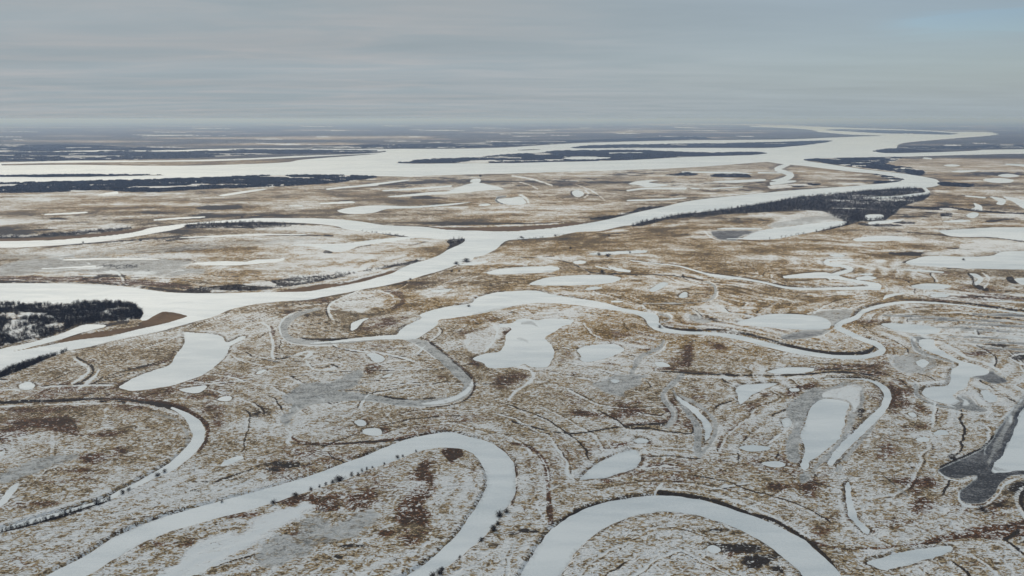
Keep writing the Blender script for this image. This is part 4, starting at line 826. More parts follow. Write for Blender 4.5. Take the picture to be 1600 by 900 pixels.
def plain_material():
    m, T, b = new_mat('snowy_marsh_grass')
    pos = T.node('ShaderNodeNewGeometry').outputs['Position']
    snow, rust, ochre = T.attr('snow'), T.attr('rust'), T.attr('ochre')
    dark, reed, sand, bank = T.attr('dark'), T.attr('reed'), T.attr('sand'), T.attr('bank')
    p1 = T.mapping(pos, rot=(0, 0, R(34)), sc=(0.72, 1.15, 1.0))
    p2 = T.mapping(pos, rot=(0, 0, R(-38)), sc=(0.75, 1.15, 1.0))
    fine = T.noise(p1, 0.44, 2.0, 0.6, 1.0)               # ~1.5 m blades and tussocks
    tuft = T.noise(p2, 0.175, 2.0, 0.6, 1.5)               # ~4 m tussocks, winding
    clump = T.noise(p1, 0.085, 3.0, 0.6, 1.2)             # ~12 m clumps
    mid = T.noise(T.mapping(pos, rot=(0, 0, R(-12)), sc=(0.55, 1, 1)), 0.022, 4.0, 0.65, 0.8)
    big = T.noise(T.mapping(pos, sc=(0.6, 1, 1)), 0.006, 4.0, 0.65, 0.5)
    vast = T.noise(T.mapping(pos, sc=(0.7, 1, 1)), 0.0012, 6.0, 0.66, 0.4)

    def c(n, k):
        return T.math('MULTIPLY', T.math('SUBTRACT', n, 0.5), k)

    def add(*a):
        r = a[0]
        for q in a[1:]: r = T.math('ADD', r, q)
        return r
    worm = T.math('ABSOLUTE', c(T.noise(p2, 0.115, 1.5, 0.55, 1.8), 1.0))
    worm2 = T.math('ABSOLUTE', c(T.noise(p1, 0.25, 1.0, 0.5, 1.6), 1.0))
    texture = add(c(fine, 1.5), c(tuft, 1.8), c(clump, 1.25), T.math('MULTIPLY', T.math('SUBTRACT', worm, 0.085), 3.6),
                  T.math('MULTIPLY', T.math('SUBTRACT', worm2, 0.085), 3.2))
    large = add(c(mid, 0.95), c(big, 0.8), c(vast, 0.8))
    t = add(texture, large, T.math('MULTIPLY', T.math('SUBTRACT', snow, 0.44), 1.25))
    # grass colours
    hue = add(c(mid, 0.8), c(big, 1.2), c(vast, 1.4), c(tuft, .5))
    straw = T.mix(T.step(fine, 0.38, 0.62), (0.235, 0.165, 0.085), (0.50, 0.385, 0.235))
    olive = T.mix(T.step(fine, 0.38, 0.62), (0.250, 0.150, 0.046), (0.52, 0.345, 0.125))
    red = T.mix(T.step(fine, 0.38, 0.62), (0.085, 0.037, 0.014), (0.205, 0.095, 0.040))
    g = T.mix(T.step(T.math('ADD', ochre, hue), 0.12, 0.75), straw, olive)
    rm = T.step(add(rust, c(tuft, 1.3), c(clump, 1.5), c(mid, 1.0), c(fine, .5)), 0.22, 0.62)
    g = T.mix(rm, g, red)
    dm = T.step(add(dark, c(tuft, 1.0), c(clump, 1.0), c(fine, .4)), 0.30, 0.64)
    g = T.mix(dm, g, T.mix(fine, (0.016, 0.014, 0.015), (0.060, 0.048, 0.042)))
    g = T.mix(T.math('MULTIPLY', bank, T.step(add(tuft, c(clump, .8)), 0.36, 0.56)), g, (0.060, 0.040, 0.026))
    # from the shadow painted into hollows through the dead grass to powdered grass and clean snow
    t = T.math('SUBTRACT', t, add(T.math('MULTIPLY', rm, 0.20), T.math('MULTIPLY', dm, 0.45), T.math('MULTIPLY', bank, 0.22)))
    g = T.mix(T.step(t, -0.60, -0.20, 0.80, 0.0), g, (0.042, 0.034, 0.026))
    pw = T.mix(0.5, g, (0.58, 0.555, 0.51))
    col = T.mix(T.step(t, -0.02, 0.08), g, pw)
    snowc = T.mix(T.step(t, 0.25, 0.6), (0.60, 0.60, 0.59), (0.72, 0.73, 0.735))
    col = T.mix(T.step(t, 0.05, 0.18), col, snowc)
    # frozen marsh: grey reed stubble standing out of the snow
    sp = T.noise(p1, 0.7, 3.0, 0.7, 0.4)
    rs = T.mix(T.step(add(sp, c(clump, .5)), 0.36, 0.62), (0.20, 0.202, 0.195), (0.54, 0.545, 0.54))
    rs = T.mix(T.step(add(mid, c(fine, .5), c(clump, .5)), 0.46, 0.64, 0, .7), rs, (0.55, 0.555, 0.55))
    dk = T.mix(T.step(add(sp, c(clump, .5), c(mid, .5)), 0.40, 0.70), (0.062, 0.063, 0.068), (0.27, 0.272, 0.28))
    rs = T.mix(T.step(reed, 1.1, 1.9), rs, dk)
    col = T.mix(T.step(add(reed, c(tuft, .9), c(clump, .8), c(mid, .5)), 0.12, 0.68), col, rs)
    # bare sand
    sc_ = T.mix(T.step(mid, 0.3, 0.7), (0.105, 0.066, 0.038), (0.175, 0.112, 0.064))
    col = T.mix(T.step(add(sand, c(tuft, .5)), 0.35, 0.65), col, sc_)
    # unbroken snow: pools too small to be lakes, drift
    full = T.step(add(snow, c(mid, 0.25), c(tuft, .35)), 1.0, 1.30)
    col = T.mix(full, col, (0.67, 0.70, 0.715))
    T.put(b.inputs['Base Color'], col)
    bump = T.node('ShaderNodeBump')
    bump.inputs['Strength'].default_value = 0.7
    bump.inputs['Distance'].default_value = 1.0
    hgt = T.math('MULTIPLY', texture, -0.9)
    T.put(bump.inputs['Height'], T.math('MULTIPLY', hgt, T.step(full, 0, 1, 1.0, 0.1)))
    T.l.new(bump.outputs[0], b.inputs['Normal'])
    b.inputs['Roughness'].default_value = 0.95
    return m


def ice_material():
    m, T, b = new_mat('snow_covered_ice')
    pos = T.node('ShaderNodeNewGeometry').outputs['Position']
    a = T.noise(T.mapping(pos, rot=(0, 0, R(12)), sc=(0.25, 1.0, 1)), 0.05, 4, 0.6, 0.3)
    f = T.noise(pos, 0.5, 3, 0.6)
    w = T.noise(T.mapping(pos, rot=(0, 0, R(-8)), sc=(0.3, 1.0, 1)), 0.006, 5, 0.6, 0.5)
    k = T.math('ADD', T.math('MULTIPLY', a, 0.5), T.math('ADD', T.math('MULTIPLY', f, 0.25), T.math('MULTIPLY', w, 0.5)))
    col = T.mix(T.step(k, 0.46, 0.74), (0.54, 0.59, 0.62), (0.70, 0.735, 0.75))
    edge = T.attr('bareness')
    col = T.mix(T.step(T.math('ADD', edge, T.math('MULTIPLY', T.math('SUBTRACT', T.noise(pos, 0.3, 3, .6), 0.5), 1.2)), 0.5, 1.5, 0.0, 0.9), col, (0.27, 0.275, 0.28))
    T.put(b.inputs['Base Color'], col)
    b.inputs['Roughness'].default_value = 0.6
    bump = T.node('ShaderNodeBump')
    bump.inputs['Strength'].default_value = 0.25
    bump.inputs['Distance'].default_value = 0.3
    T.put(bump.inputs['Height'], T.math('ADD', a, f))
    T.l.new(bump.outputs[0], b.inputs['Normal'])
    return m


# ================================================================== THE PLAIN
def axis_x():
    xs = list(np.arange(-80, 1681, 1.6))
    s = 1.6; x = xs[-1]
    while x < 4300:
        s = min(s * 1.09, 90); x += s; xs.append(x)
    s = 1.6; x = xs[0]; left = []
    while x > -2700:
        s = min(s * 1.09, 90); x -= s; left.append(x)
    return np.array(left[::-1] + xs)


def axis_y():
    ys = [188.55]
    while ys[-1] < 1700:
        y = ys[-1]
        st = 0.45 if y < 260 else 0.8 if y < 340 else 1.1 if y < 480 else 1.35 if y < 930 else min(60, (y - 930) * 0.08 + 1.6)
        ys.append(y + st)
    return np.array(ys)


GX, GY = axis_x(), axis_y()
NX, NY = len(GX), len(GY)
PX, PY = np.meshgrid(GX, GY)                    # NY x NX
PX = PX.ravel(); PY = PY.ravel()
WX, WY = ground(PX, PY)
MX, MY = cover(PX, PY)
N = len(WX)

near_n = fbm(WX / 14.0, WY / 14.0, 4, 5)
wob = fbm(WX / 60.0, WY / 60.0, 4, 11)
wob2 = fbm(WX / 9.0, WY / 9.0, 3, 23)
n400 = fbm(WX / 420.0, WY / 420.0, 4, 31)
n2k = fbm(WX / 2600.0, WY / 1900.0, 4, 41)
n80 = fbm(WX / 95.0, WY / 70.0, 4, 51)

Z = 1.25 + (near_n - 0.5) * 0.9 + (n80 - 0.5) * 1.2 + (n400 - 0.5) * 1.0
BEST = np.full(N, 1e9); OWNER = np.full(N, -1, np.int32)
SHORE = np.full(N, 1e9)           # distance to the nearest river (for the old river terraces)
BANK = np.zeros(N)
FRINGE = np.zeros(N); LIFT = np.zeros(N); LOWER = np.zeros(N); TB = np.ones(N)


def outline(kind, pts):
    return smooth(pts, True, 3) if kind == 'p' else ribbon_poly(pts)


def to_world(poly):
    X, Y = ground(poly[:, 0], poly[:, 1])
    return np.stack([X, Y], 1)


def region(poly, mx, my):
    x0, y0 = poly.min(0); x1, y1 = poly.max(0)
    r0, r1 = np.searchsorted(GY, y0 - my), np.searchsorted(GY, y1 + my)
    c0, c1 = np.searchsorted(GX, x0 - mx), np.searchsorted(GX, x1 + mx)
    rr, cc = np.meshgrid(np.arange(r0, r1), np.arange(c0, c1), indexing='ij')
    return (rr * NX + cc).ravel()


BODIES = []
for (name, bh, bw, adds, holes, levee) in WATER:
    BODIES.append([name, bh, bw, adds, holes, levee])
for row in LAKES:
    pts = P(row[2])
    o = outline(row[1], pts)
    ex = o.max(0) - o.min(0)
    if ex[0] < 4 or ex[1] < 1.2: continue
    BODIES.append(['frozen_lake', row[0], 7.0, [(row[1], pts)], [], 0.0])

for bi, (name, bh, bw, adds, holes, levee) in enumerate(BODIES):
    river = name != 'frozen_lake'
    for k, pts in adds:
        o = outline(k, pts)
        mx_, my_ = ((330, 130) if o[:, 1].min() > 560 else (180, 60) if o[:, 1].min() > 440 else (100, 45)) if river else (40, 22)
        idx = region(o, mx_, my_)
        if len(idx) == 0: continue
        x, y = WX[idx], WY[idx]
        d = sdf(x, y, to_world(o))
        for hk, hp in holes:
            ho = outline(hk, hp)
            hi = np.nonzero((PX[idx] > ho[:, 0].min() - 30) & (PX[idx] < ho[:, 0].max() + 30) & (PY[idx] > ho[:, 1].min() - 8) & (PY[idx] < ho[:, 1].max() + 8))[0]
            dh = sdf(x[hi], y[hi], to_world(ho))
            d[hi] = np.maximum(d[hi], -dh)
        pix = np.sqrt(MX[idx] * MY[idx])
        amp = (2.2 if river else 3.0)
        if not river: d = d + 1.5
        d = d + (wob2[idx] - 0.5) * amp + (wob[idx] - 0.5) * (1.0 if river else 5.0)
        own = d < BEST[idx]
        OWNER[idx[own]] = bi
        BEST[idx[own]] = d[own]
        w = np.maximum(bw, MY[idx] * 0.7)
        t = sstep(d / w, -0.35, 1.0) if river else sstep(d / w, -0.7, .7)
        if river:
            add = (bh - 1.2) * sstep(d, 150, 60) + levee * np.exp(-np.maximum(d, 0) / 16.0) * (0.4 + 1.2 * n80[idx])
            LIFT[idx] = np.where(np.abs(add) > np.abs(LIFT[idx]), add, LIFT[idx])
        else:
            LOWER[idx] = np.maximum(LOWER[idx], (1.3 - bh) * (1 - sstep(d, 0, 35)))
        TB[idx] = np.minimum(TB[idx], t)
        if river:
            SHORE[idx] = np.minimum(SHORE[idx], np.maximum(d, 0))
            bk = sstep(d, w * 1.4 + 1.5, w * 0.5) * sstep(n80[idx] + 0.15 * near_n[idx], 0.40, 0.60)
            BANK[idx] = np.maximum(BANK[idx], bk)
        else:
            FRINGE[idx] = np.maximum(FRINGE[idx], sstep(d, 14, 5) * sstep(d, 2, 5) * sstep(wob[idx] + .6 * n80[idx], .7, .95))
            BANK[idx] = np.maximum(BANK[idx], 0.8 * sstep(d, np.maximum(5.5, MY[idx] * .6), 2) * sstep(n80[idx] + .3 * wob2[idx], 0.48, 0.66))

ZL = np.maximum(Z + LIFT * (LOWER < .01) - LOWER, 0.35)
Z = -0.9 + (ZL + 0.9) * TB

# ------------------------------------------------------------------ what covers the plain
SN = 0.50 + (n400 - 0.5) * 0.50 + (n2k - 0.5) * 0.30 + (n80 - 0.5) * 0.55 + 0.30 * FRINGE
dist = np.hypot(WX, WY)
SN += np.interp(PY, [190, 240, 290, 340, 400, 450, 520, 600, 700, 900], [-.14, -.14, -.12, -.10, -.06, .00, .05, .09, .13, .16])
# the island grassland on the left holds more snow than the meadows on the right
SN += 0.16 * sstep(PX, 760, 500) * sstep(PY, 360, 380) * sstep(PY, 470, 450)
SN -= 0.08 * sstep(PX, 1000, 1300) * sstep(PY, 500, 560) * sstep(PY, 720, 640)
RU = np.clip((fbm(WX / 170.0, WY / 130.0, 4, 71) - 0.56) * 2.4, 0, .45) * sstep(PY, 420, 560)
OC = np.clip((n400 - 0.42) * 1.5, 0, 0.6) * sstep(PY, 720, 560)
DK = np.zeros(N); RE = np.zeros(N); SA = np.zeros(N)
OC += .42 * sstep(PX, 620, 800) * sstep(PX, 1500, 1300) * sstep(PY, 330, 360) * sstep(PY, 600, 500)
# drawn-out patches of drift and bare grass, the farther the broader
bl = fbm(WX / 900.0, WY / 500.0, 7, 201, 0.86)
st = fbm(WX / 210.0 + wob, WY / 120.0, 5, 211, 0.85)
SN += (bl - 0.5) * 1.9 * sstep(PY, 470, 330) * (0.25 + .75 * sstep(PY, 250, 290)) + (st - 0.5) * 1.9 * sstep(PY, 620, 430) * sstep(PY, 240, 320)
SN += (st - 0.5) * 0.8 * sstep(PY, 480, 640)
OC += (bl - 0.5) * 2.2 * sstep(PY, 520, 380) + .18 * sstep(PY, 600, 480) - .25 * sstep(PY, 600, 720)
DK += .05 * sstep(PY, 560, 680)
s1 = fbm(WX / 85.0, WY / 55.0, 4, 221, .8); s2 = fbm(WX / 170.0, WY / 120.0, 4, 231, .8); s3 = fbm(WX / 420.0, WY / 290.0, 4, 241, .85)
fs = (s1 - .5) * sstep(PY, 370, 420) * sstep(PY, 560, 480) + (s2 - .5) * sstep(PY, 300, 350) * sstep(PY, 430, 380) + (s3 - .5) * sstep(PY, 360, 310) * sstep(PY, 250, 270)
SN += fs * 1.5
DK += np.clip(-fs - .13, 0, 1) * 4.5 * sstep(n400 + .5 * bl, .70, .62)
DK += np.clip((0.415 - bl) * 7, 0, .8) * sstep(PY, 470, 360) * sstep(PY, 255, 275)
# river terraces: ridges and swales that follow the old banks
lam = np.interp(MY, [0.5, 4, 12, 40, 200], [16, 24, 55, 160, 600])
ph = SHORE / lam + (n400 - 0.5) * 5.0 + (wob - 0.5) * 0.8
terr = np.sin(2 * np.pi * ph) * sstep(SHORE, 330, 40) * sstep(SHORE, 2, 14) * (0.35 + 0.9 * sstep(n400, 0.35, 0.6))
ph2 = (WX * 0.35 + WY) / (lam * 1.7) + n400 * 14.0 + n2k * 10
swale = np.sin(2 * np.pi * ph2) * sstep(n80 + n2k, 0.85, 1.15)
SN += terr * 0.13 * (0.2 + 1.6 * sstep(n80, .4, .62)) + swale * 0.012
Z += np.where(BEST > 12, (terr * 0.10 + swale * 0.03), 0)
# far plain: bands of brush and meadow
brush = fbm(WX / 2600.0, WY / 1100.0, 5, 91)
DK += np.clip((brush - 0.24) * 3.4, 0, .85) * sstep(PY, 252, 244)
DK += np.clip((brush - 0.56) * 3.0, 0, .6) * sstep(PY, 300, 270) * sstep(PY, 240, 262)


# winding creeks and old channel lines
def contour(seed, lam, level):
    a = fbm(WX / lam, WY / lam, 3, seed, .42)
    e = lam * .02
    gx = (fbm((WX + e) / lam, WY / lam, 3, seed, .42) - a) / e
    gy = (fbm(WX / lam, (WY + e) / lam, 3, seed, .42) - a) / e
    g = np.hypot(gx, gy)
    return np.where(g * lam > .55, (a - level) / (g + 1e-6), 1e3)


def creek(dd, here, wide=2.0, deep=0.5, snow_=.8, dark_=.75):
    global SN, DK, Z, RU
    cw = np.maximum(wide, .42 * MY)
    here = here * sstep(BEST, 3, 12)
    core = sstep(np.abs(dd), cw * 1.3, cw * .5) * here
    side = sstep(np.abs(dd - cw * 1.7), cw * .9, cw * .3) * here
    SN = SN + snow_ * core
    DK = np.maximum(DK, dark_ * side); SN = SN - .25 * side
    DK = DK * (1 - .8 * core)
    Z = Z - deep * core


zone = sstep(PY, 395, 440)
oxbow = (1 - sstep(PX, 380, 420) * sstep(PX, 765, 745) * sstep(PY, 690, 710) * .95)
oxbow = oxbow * (1 - sstep(PX, 345, 320) * sstep(PY, 600, 620) * .9)
pres = fbm(WX / 260.0, WY / 260.0, 3, 301)
pres2 = fbm(WX / 130.0 + 9, WY / 130.0, 3, 311)
creek(contour(401, 520.0, .50), zone * oxbow * sstep(pres, .47, .55), 2.2, .5, .9, .8)
creek(contour(411, 330.0, .47), zone * (0.35 + .65 * oxbow) * sstep(pres2, .50, .57), 1.6, .4, .6, .7)
creek(contour(421, 210.0, .53), zone * sstep(pres, .56, .48) * sstep(pres2, .46, .55), 1.3, .3, .35, .35)
shw = SHORE + (wob - .5) * 16 + (n80 - .5) * 22 + (n400 - .5) * 60
for k, (L0, w_, sn_, dk_) in enumerate([(17, 1.3, .5, .3), (31, 1.6, .1, .6), (48, 1.4, .6, .4), (70, 1.8, .2, .7), (92, 1.5, .6, .3), (125, 2.0, .3, .7), (160, 1.6, .5, .5), (205, 2.0, .3, .6)]):
    pk = fbm(WX / 110.0 + 3 * k, WY / 110.0, 3, 331 + k)
    creek(shw - L0, zone * sstep(pk, .41, .52) * sstep(SHORE, 300, 180) * (.4 + .6 * oxbow), w_, .3, sn_ * .85, min(dk_ * 1.2, .85))
ICEG = np.zeros(N)


def paint(kind, m):
    global SN, RU, OC, DK, RE, SA
    i, a = m
    if kind == 'iceg':
        ICEG[i] = np.maximum(ICEG[i], a)
    elif kind == 'snow':
        SN[i] += (1.45 - SN[i]) * a
        for A in (RU, OC, DK, RE, SA): A[i] *= 1 - a
    elif kind == 'reed':
        RE[i] += (1.0 - RE[i]) * a; DK[i] *= 1 - .8 * a; RU[i] *= 1 - a
        Z[i] = np.where(BEST[i] > 3, Z[i] + (0.45 - Z[i]) * a, Z[i])
    elif kind == 'reedd':
        RE[i] += (2.0 - RE[i]) * a; RU[i] *= 1 - a
        Z[i] = np.where(BEST[i] > 3, Z[i] + (0.35 - Z[i]) * a, Z[i])
    elif kind == 'dark':
        DK[i] += (1.0 - DK[i]) * a; RE[i] *= 1 - a; SN[i] -= 0.25 * a
    elif kind == 'rust':
        RU[i] += (0.9 - RU[i]) * a; SN[i] -= 0.32 * a; RE[i] *= 1 - a
    elif kind == 'ochre':
        OC[i] += (1.0 - OC[i]) * a; SN[i] -= 0.30 * a
    elif kind == 'sand':
        SA[i] += (1.0 - SA[i]) * a; SN[i] -= 0.3 * a


ORDER = {'ochre': 0, 'rust': 1, 'dark': 2, 'reed': 3, 'reedd': 4, 'snow': 5, 'sand': 6}
edge_n = fbm(WX / 22.0, WY / 22.0, 4, 61)
for (x0, x1, y, th) in FAR_STREAKS:
    if th < 0.3: continue
    xm = (x0 + x1) / 2
    sl = ((x0 * 7 + x1) % 5 - 2) * 0.006 * (x1 - x0)
    MARKS.append(('snow', 'r', [(x0, y + sl, .4), (xm - (x1 - x0) * .15, y + .1, th * 1.1), (xm + (x1 - x0) * .2, y, th * .9), (x1, y - sl, .3)], .35, .9, 1.0))
for (kind, shp, pts, feather, strength, rough) in MARKS:
    if shp == 'e':
        (x, y), (rx, ry), _ = pts
        idx = region(np.array([[x - rx, y - ry], [x + rx, y + ry]]), rx * .6, ry * .6)
        dx = (PX[idx] - x) / rx; dy = (PY[idx] - y) / ry
        dx = dx + (n80[idx] - .5) * 1.6 + (edge_n[idx] - .5) * 1.0
        dy = dy + (wob[idx] - .5) * 1.3 + (near_n[idx] - .5) * 1.0
        r = np.hypot(dx, dy) + (n80[idx] - .5) * 1.2
        a = sstep(r, 1.35, 0.15) * strength
    else:
        poly = smooth(pts, True, 3) if shp == 'p' else np.array(pts, float)[:, :2]
        w = 0 if shp == 'p' else max(q[2] for q in pts)
        idx = region(poly, feather + w + 3, feather + w + 3)
        if len(idx) == 0: continue
        d = sdf(PX[idx], PY[idx], poly) if shp == 'p' else polyline_band(PX[idx], PY[idx], pts)
        jit = (edge_n[idx] - .5) * (feather * 2.0 + 0.8) * rough
        a = sstep(d + jit, feather * .5 + .25, -feather * .5 - .25) * strength
        if kind in ('dark', 'snow') and shp == 'r':
            a = a * (0.55 + 0.45 * sstep(wob2[idx] + .4 * near_n[idx], .42, .62))
    paint(kind, (idx, a))
# shores of sandbanks do not rise
Z = np.where((SA > .5) & (BEST > 0), np.minimum(Z, 0.35), Z)
BANK = BANK * (1 - np.clip(SA, 0, 1)) * (1 - np.clip(RE, 0, 1))

# ------------------------------------------------------------------ woods darken the floor: brush and litter
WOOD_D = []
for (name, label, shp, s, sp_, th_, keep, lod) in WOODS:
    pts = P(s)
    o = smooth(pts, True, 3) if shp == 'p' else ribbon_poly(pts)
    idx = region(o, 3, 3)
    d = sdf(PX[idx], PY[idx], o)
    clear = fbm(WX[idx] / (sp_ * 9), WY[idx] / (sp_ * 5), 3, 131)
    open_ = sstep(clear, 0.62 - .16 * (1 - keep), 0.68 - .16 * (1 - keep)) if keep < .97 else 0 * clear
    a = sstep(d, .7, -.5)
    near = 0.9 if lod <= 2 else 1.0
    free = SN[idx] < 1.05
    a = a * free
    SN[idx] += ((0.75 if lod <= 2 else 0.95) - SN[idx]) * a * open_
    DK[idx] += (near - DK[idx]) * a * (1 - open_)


def add_attr(me, name, vals):
    a = me.attributes.new(name, 'FLOAT', 'POINT')
    a.data.foreach_set('value', np.ascontiguousarray(vals, dtype=np.float32))


def grid_mesh(name, verts, quads):
    me = bpy.data.meshes.new(name)
    me.vertices.add(len(verts)); me.vertices.foreach_set('co', np.ascontiguousarray(verts, dtype=np.float32).ravel())
    me.loops.add(quads.size); me.loops.foreach_set('vertex_index', quads.astype(np.int32).ravel())
    me.polygons.add(len(quads))
    me.polygons.foreach_set('loop_start', np.arange(0, quads.size, quads.shape[1], dtype=np.int32))
    me.polygons.foreach_set('use_smooth', np.ones(len(quads), bool))
    me.update(calc_edges=True)
    return me


def link(name, me, mat, parent=None, **props):
    o = bpy.data.objects.new(name, me)
    C.objects.link(o)
    if mat is not None and len(me.materials) == 0: me.materials.append(mat)
    if parent: o.parent = parent
    for k, v in props.items(): o[k] = v
    return o


rr, cc = np.meshgrid(np.arange(NY - 1), np.arange(NX - 1), indexing='ij')
i0 = (rr * NX + cc).ravel()
QUADS = np.stack([i0, i0 + NX, i0 + NX + 1, i0 + 1], 1)          # rows run towards the viewer: this winding faces up
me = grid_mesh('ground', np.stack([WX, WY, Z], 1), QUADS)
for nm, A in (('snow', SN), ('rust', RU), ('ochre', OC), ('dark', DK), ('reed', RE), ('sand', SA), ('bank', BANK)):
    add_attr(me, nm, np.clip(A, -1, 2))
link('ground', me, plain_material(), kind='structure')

# ------------------------------------------------------------------ ice: each river arm and each pond its own sheet at water level
ICE = ice_material()
lim = np.maximum(6.0, MY * 1.2)
near_v = BEST < lim
qo = OWNER[QUADS[:, 0]]
qn = near_v[QUADS].any(1)
for bi, (name, *_r) in enumerate(BODIES):
    sel = QUADS[(qo == bi) & qn]
    if len(sel) < 2: continue
    used, inv = np.unique(sel.ravel(), return_inverse=True)
    v = np.stack([WX[used], WY[used], np.zeros(len(used))], 1)
    me = grid_mesh(name, v, inv.reshape(-1, 4))
    add_attr(me, 'bareness', np.maximum(np.clip(1 + BEST[used] / 9.0, 0, 1) * sstep(n80[used], .45, .65) * .8, 1.5 * ICEG[used]))
    link(name, me, ICE, kind='structure')

# ------------------------------------------------------------------ low hills on the horizon
def hills():
    xs = np.arange(-900, 2600, 6.0)
    top = 26 + 150 * sstep(xs, 420, 150) * (0.55 + 0.45 * fbm(xs / 160.0, xs * 0, 3, 7)) + 40 * fbm(xs / 90.0, xs * 0 + 3, 3, 9)
    X0, Y0 = ground(xs, 189.9 + 0 * xs)
    v = []; q = []
    prof = [(-6000, -1), (-3000, .55), (0, 1.0), (2500, .8), (6000, -0.2)]
    for k, (dy, h) in enumerate(prof):
        s = (Y0 + dy) / Y0
        v.append(np.stack([X0 * s, Y0 + dy, np.where(h < 0, -3, top * h)], 1))
    n = len(xs)
    V = np.concatenate(v)
    for k in range(len(prof) - 1):
        a = np.arange(n - 1) + k * n
        q.append(np.stack([a, a + 1, a + 1 + n, a + n], 1))
    me = grid_mesh('hills', V, np.concatenate(q))
    link('hills', me, simple_mat('far_hill', (0.10, 0.09, 0.08), (0.30, 0.30, 0.30), 0.0004), kind='structure')


hills()

# ================================================================== TREES AND SHRUBS
BARK = simple_mat('bark', (0.050, 0.040, 0.034), (0.085, 0.070, 0.060), 1.2)
TWIG = simple_mat('twigs', (0.024, 0.019, 0.019), (0.050, 0.040, 0.037), 0.4)
TWIG_BROWN = simple_mat('brown_twigs', (0.055, 0.043, 0.034), (0.12, 0.095, 0.074), 0.4)
TWIG_FAR = simple_mat('dense_twigs', (0.013, 0.012, 0.015), (0.030, 0.026, 0.029), 0.03)


def blade(V, T_, a, b, w, rng):
    """a thin tapering three-sided twig"""
    a = np.array(a); b = np.array(b)
    d = b - a; d /= np.linalg.norm(d) + 1e-9
    s = np.cross(d, (0.3, 0.5, 0.8)); s /= np.linalg.norm(s) + 1e-9
    t = np.cross(d, s)
    k = len(V)
    V += [a + s * w, a - s * w * .5 + t * w * .8, a - s * w * .5 - t * w * .8, b]
    T_ += [(k, k + 1, k + 3), (k + 1, k + 2, k + 3), (k + 2, k, k + 3)]


def tree_shape(rng, h, w, n_stem, n_br, tw):
    """trunk and limbs, and the twig crown, of a bare willow; unit metres"""
    TV, TT, CV, CT = [], [], [], []
    stems = []
    for i in range(n_stem):
        an = rng.uniform(0, 6.28); r0 = rng.uniform(0, .08) * w
        lean = rng.uniform(.1, .42) * w
        base = np.array((math.cos(an) * r0, math.sin(an) * r0, -0.3))
        top = np.array((math.cos(an) * lean, math.sin(an) * lean, h * rng.uniform(.62, .95)))
        mid = base * .5 + top * .5 + np.array((rng.uniform(-.06, .06) * w, rng.uniform(-.06, .06) * w, h * .05))
        blade(TV, TT, base, mid, tw * 1.6, rng); blade(TV, TT, mid - (mid - base) * .25, top, tw * 1.1, rng)
        stems.append((base, mid, top))
    for i in range(n_br):
        base, mid, top = stems[rng.randrange(n_stem)]
        t = rng.uniform(.12, 1.0)
        p = base + (mid - base) * (t * 2) if t < .5 else mid + (top - mid) * (t * 2 - 1)
        an = rng.uniform(0, 6.28); L = rng.uniform(.22, .58) * w * (1.15 - .45 * t)
        up = rng.uniform(.0, .28) * h
        q = p + np.array((math.cos(an) * L, math.sin(an) * L, up))
        q[2] = min(q[2], h)
        blade(CV, CT, p, q, tw * .75, rng)
        for j in range(3):
            s = p + (q - p) * rng.uniform(.3, .95)
            an2 = an + rng.uniform(-1.2, 1.2)
            e = s + np.array((math.cos(an2) * L * .5, math.sin(an2) * L * .5, rng.uniform(.02, .2) * h))
            e[2] = min(e[2], h * 1.02)
            blade(CV, CT, s, e, tw * .5, rng)
    return (np.array(TV), np.array(TT)), (np.array(CV), np.array(CT))


def clump_shape(rng, n=12):
    """far off: an uneven, spiky mound of many tree tops; unit size"""
    V, T_ = [], []
    for i in range(n):
        an = rng.uniform(0, 6.28); r = math.sqrt(rng.uniform(0, 1)) * .5
        x, y = math.cos(an) * r, math.sin(an) * r
        h = rng.uniform(.6, 1.0) * (1.05 - r * .5)
        w = rng.uniform(.10, .2)
        k = len(V)
        a0 = rng.uniform(0, 6.28)
        for j in range(3):
            V.append(np.array((x + math.cos(a0 + j * 2.1) * w * .7, y + math.sin(a0 + j * 2.1) * w * .7, -.05)))
        for j in range(3):
            V.append(np.array((x + math.cos(a0 + j * 2.1 + .5) * w, y + math.sin(a0 + j * 2.1 + .5) * w, h * .55)))
        V.append(np.array((x + rng.uniform(-.05, .05), y + rng.uniform(-.05, .05), h)))
        for j in range(3):
            a, b = k + j, k + (j + 1) % 3
            T_ += [(a, b, b + 3), (a, b + 3, a + 3), (a + 3, b + 3, k + 6)]
    return np.array(V), np.array(T_)


def replicate(name, shapes, X, Y, Z0, S, HH, rng, mat, **props):
    """one mesh of many copies of a few shapes"""
    Vs, Ts = [], []
    base = 0
    which = rng.integers(0, len(shapes), len(X))
    rot = rng.uniform(0, 6.283, len(X))
    for k, (V, T_) in enumerate(shapes):
        i = np.nonzero(which == k)[0]
        if len(i) == 0: continue
        c, s = np.cos(rot[i])[:, None], np.sin(rot[i])[:, None]
        vx = (V[None, :, 0] * c - V[None, :, 1] * s) * S[i][:, None] + X[i][:, None]
        vy = (V[None, :, 0] * s + V[None, :, 1] * c) * S[i][:, None] + Y[i][:, None]
        vz = V[None, :, 2] * HH[i][:, None] + Z0[i][:, None]
        Vs.append(np.stack([vx, vy, vz], 2).reshape(-1, 3))
        Ts.append((T_[None] + (np.arange(len(i)) * len(V))[:, None, None]).reshape(-1, 3) + base)
        base += len(i) * len(V)
    me = grid_mesh(name, np.concatenate(Vs), np.concatenate(Ts))
    me.polygons.foreach_set('use_smooth', np.zeros(len(me.polygons), bool))
    return link(name, me, mat, **props)


def z_at(x, y):
    """height of the plain below pixel x, y"""
    r = np.clip(np.searchsorted(GY, y), 0, NY - 1); c = np.clip(np.searchsorted(GX, x), 0, NX - 1)
    return Z[r * NX + c]


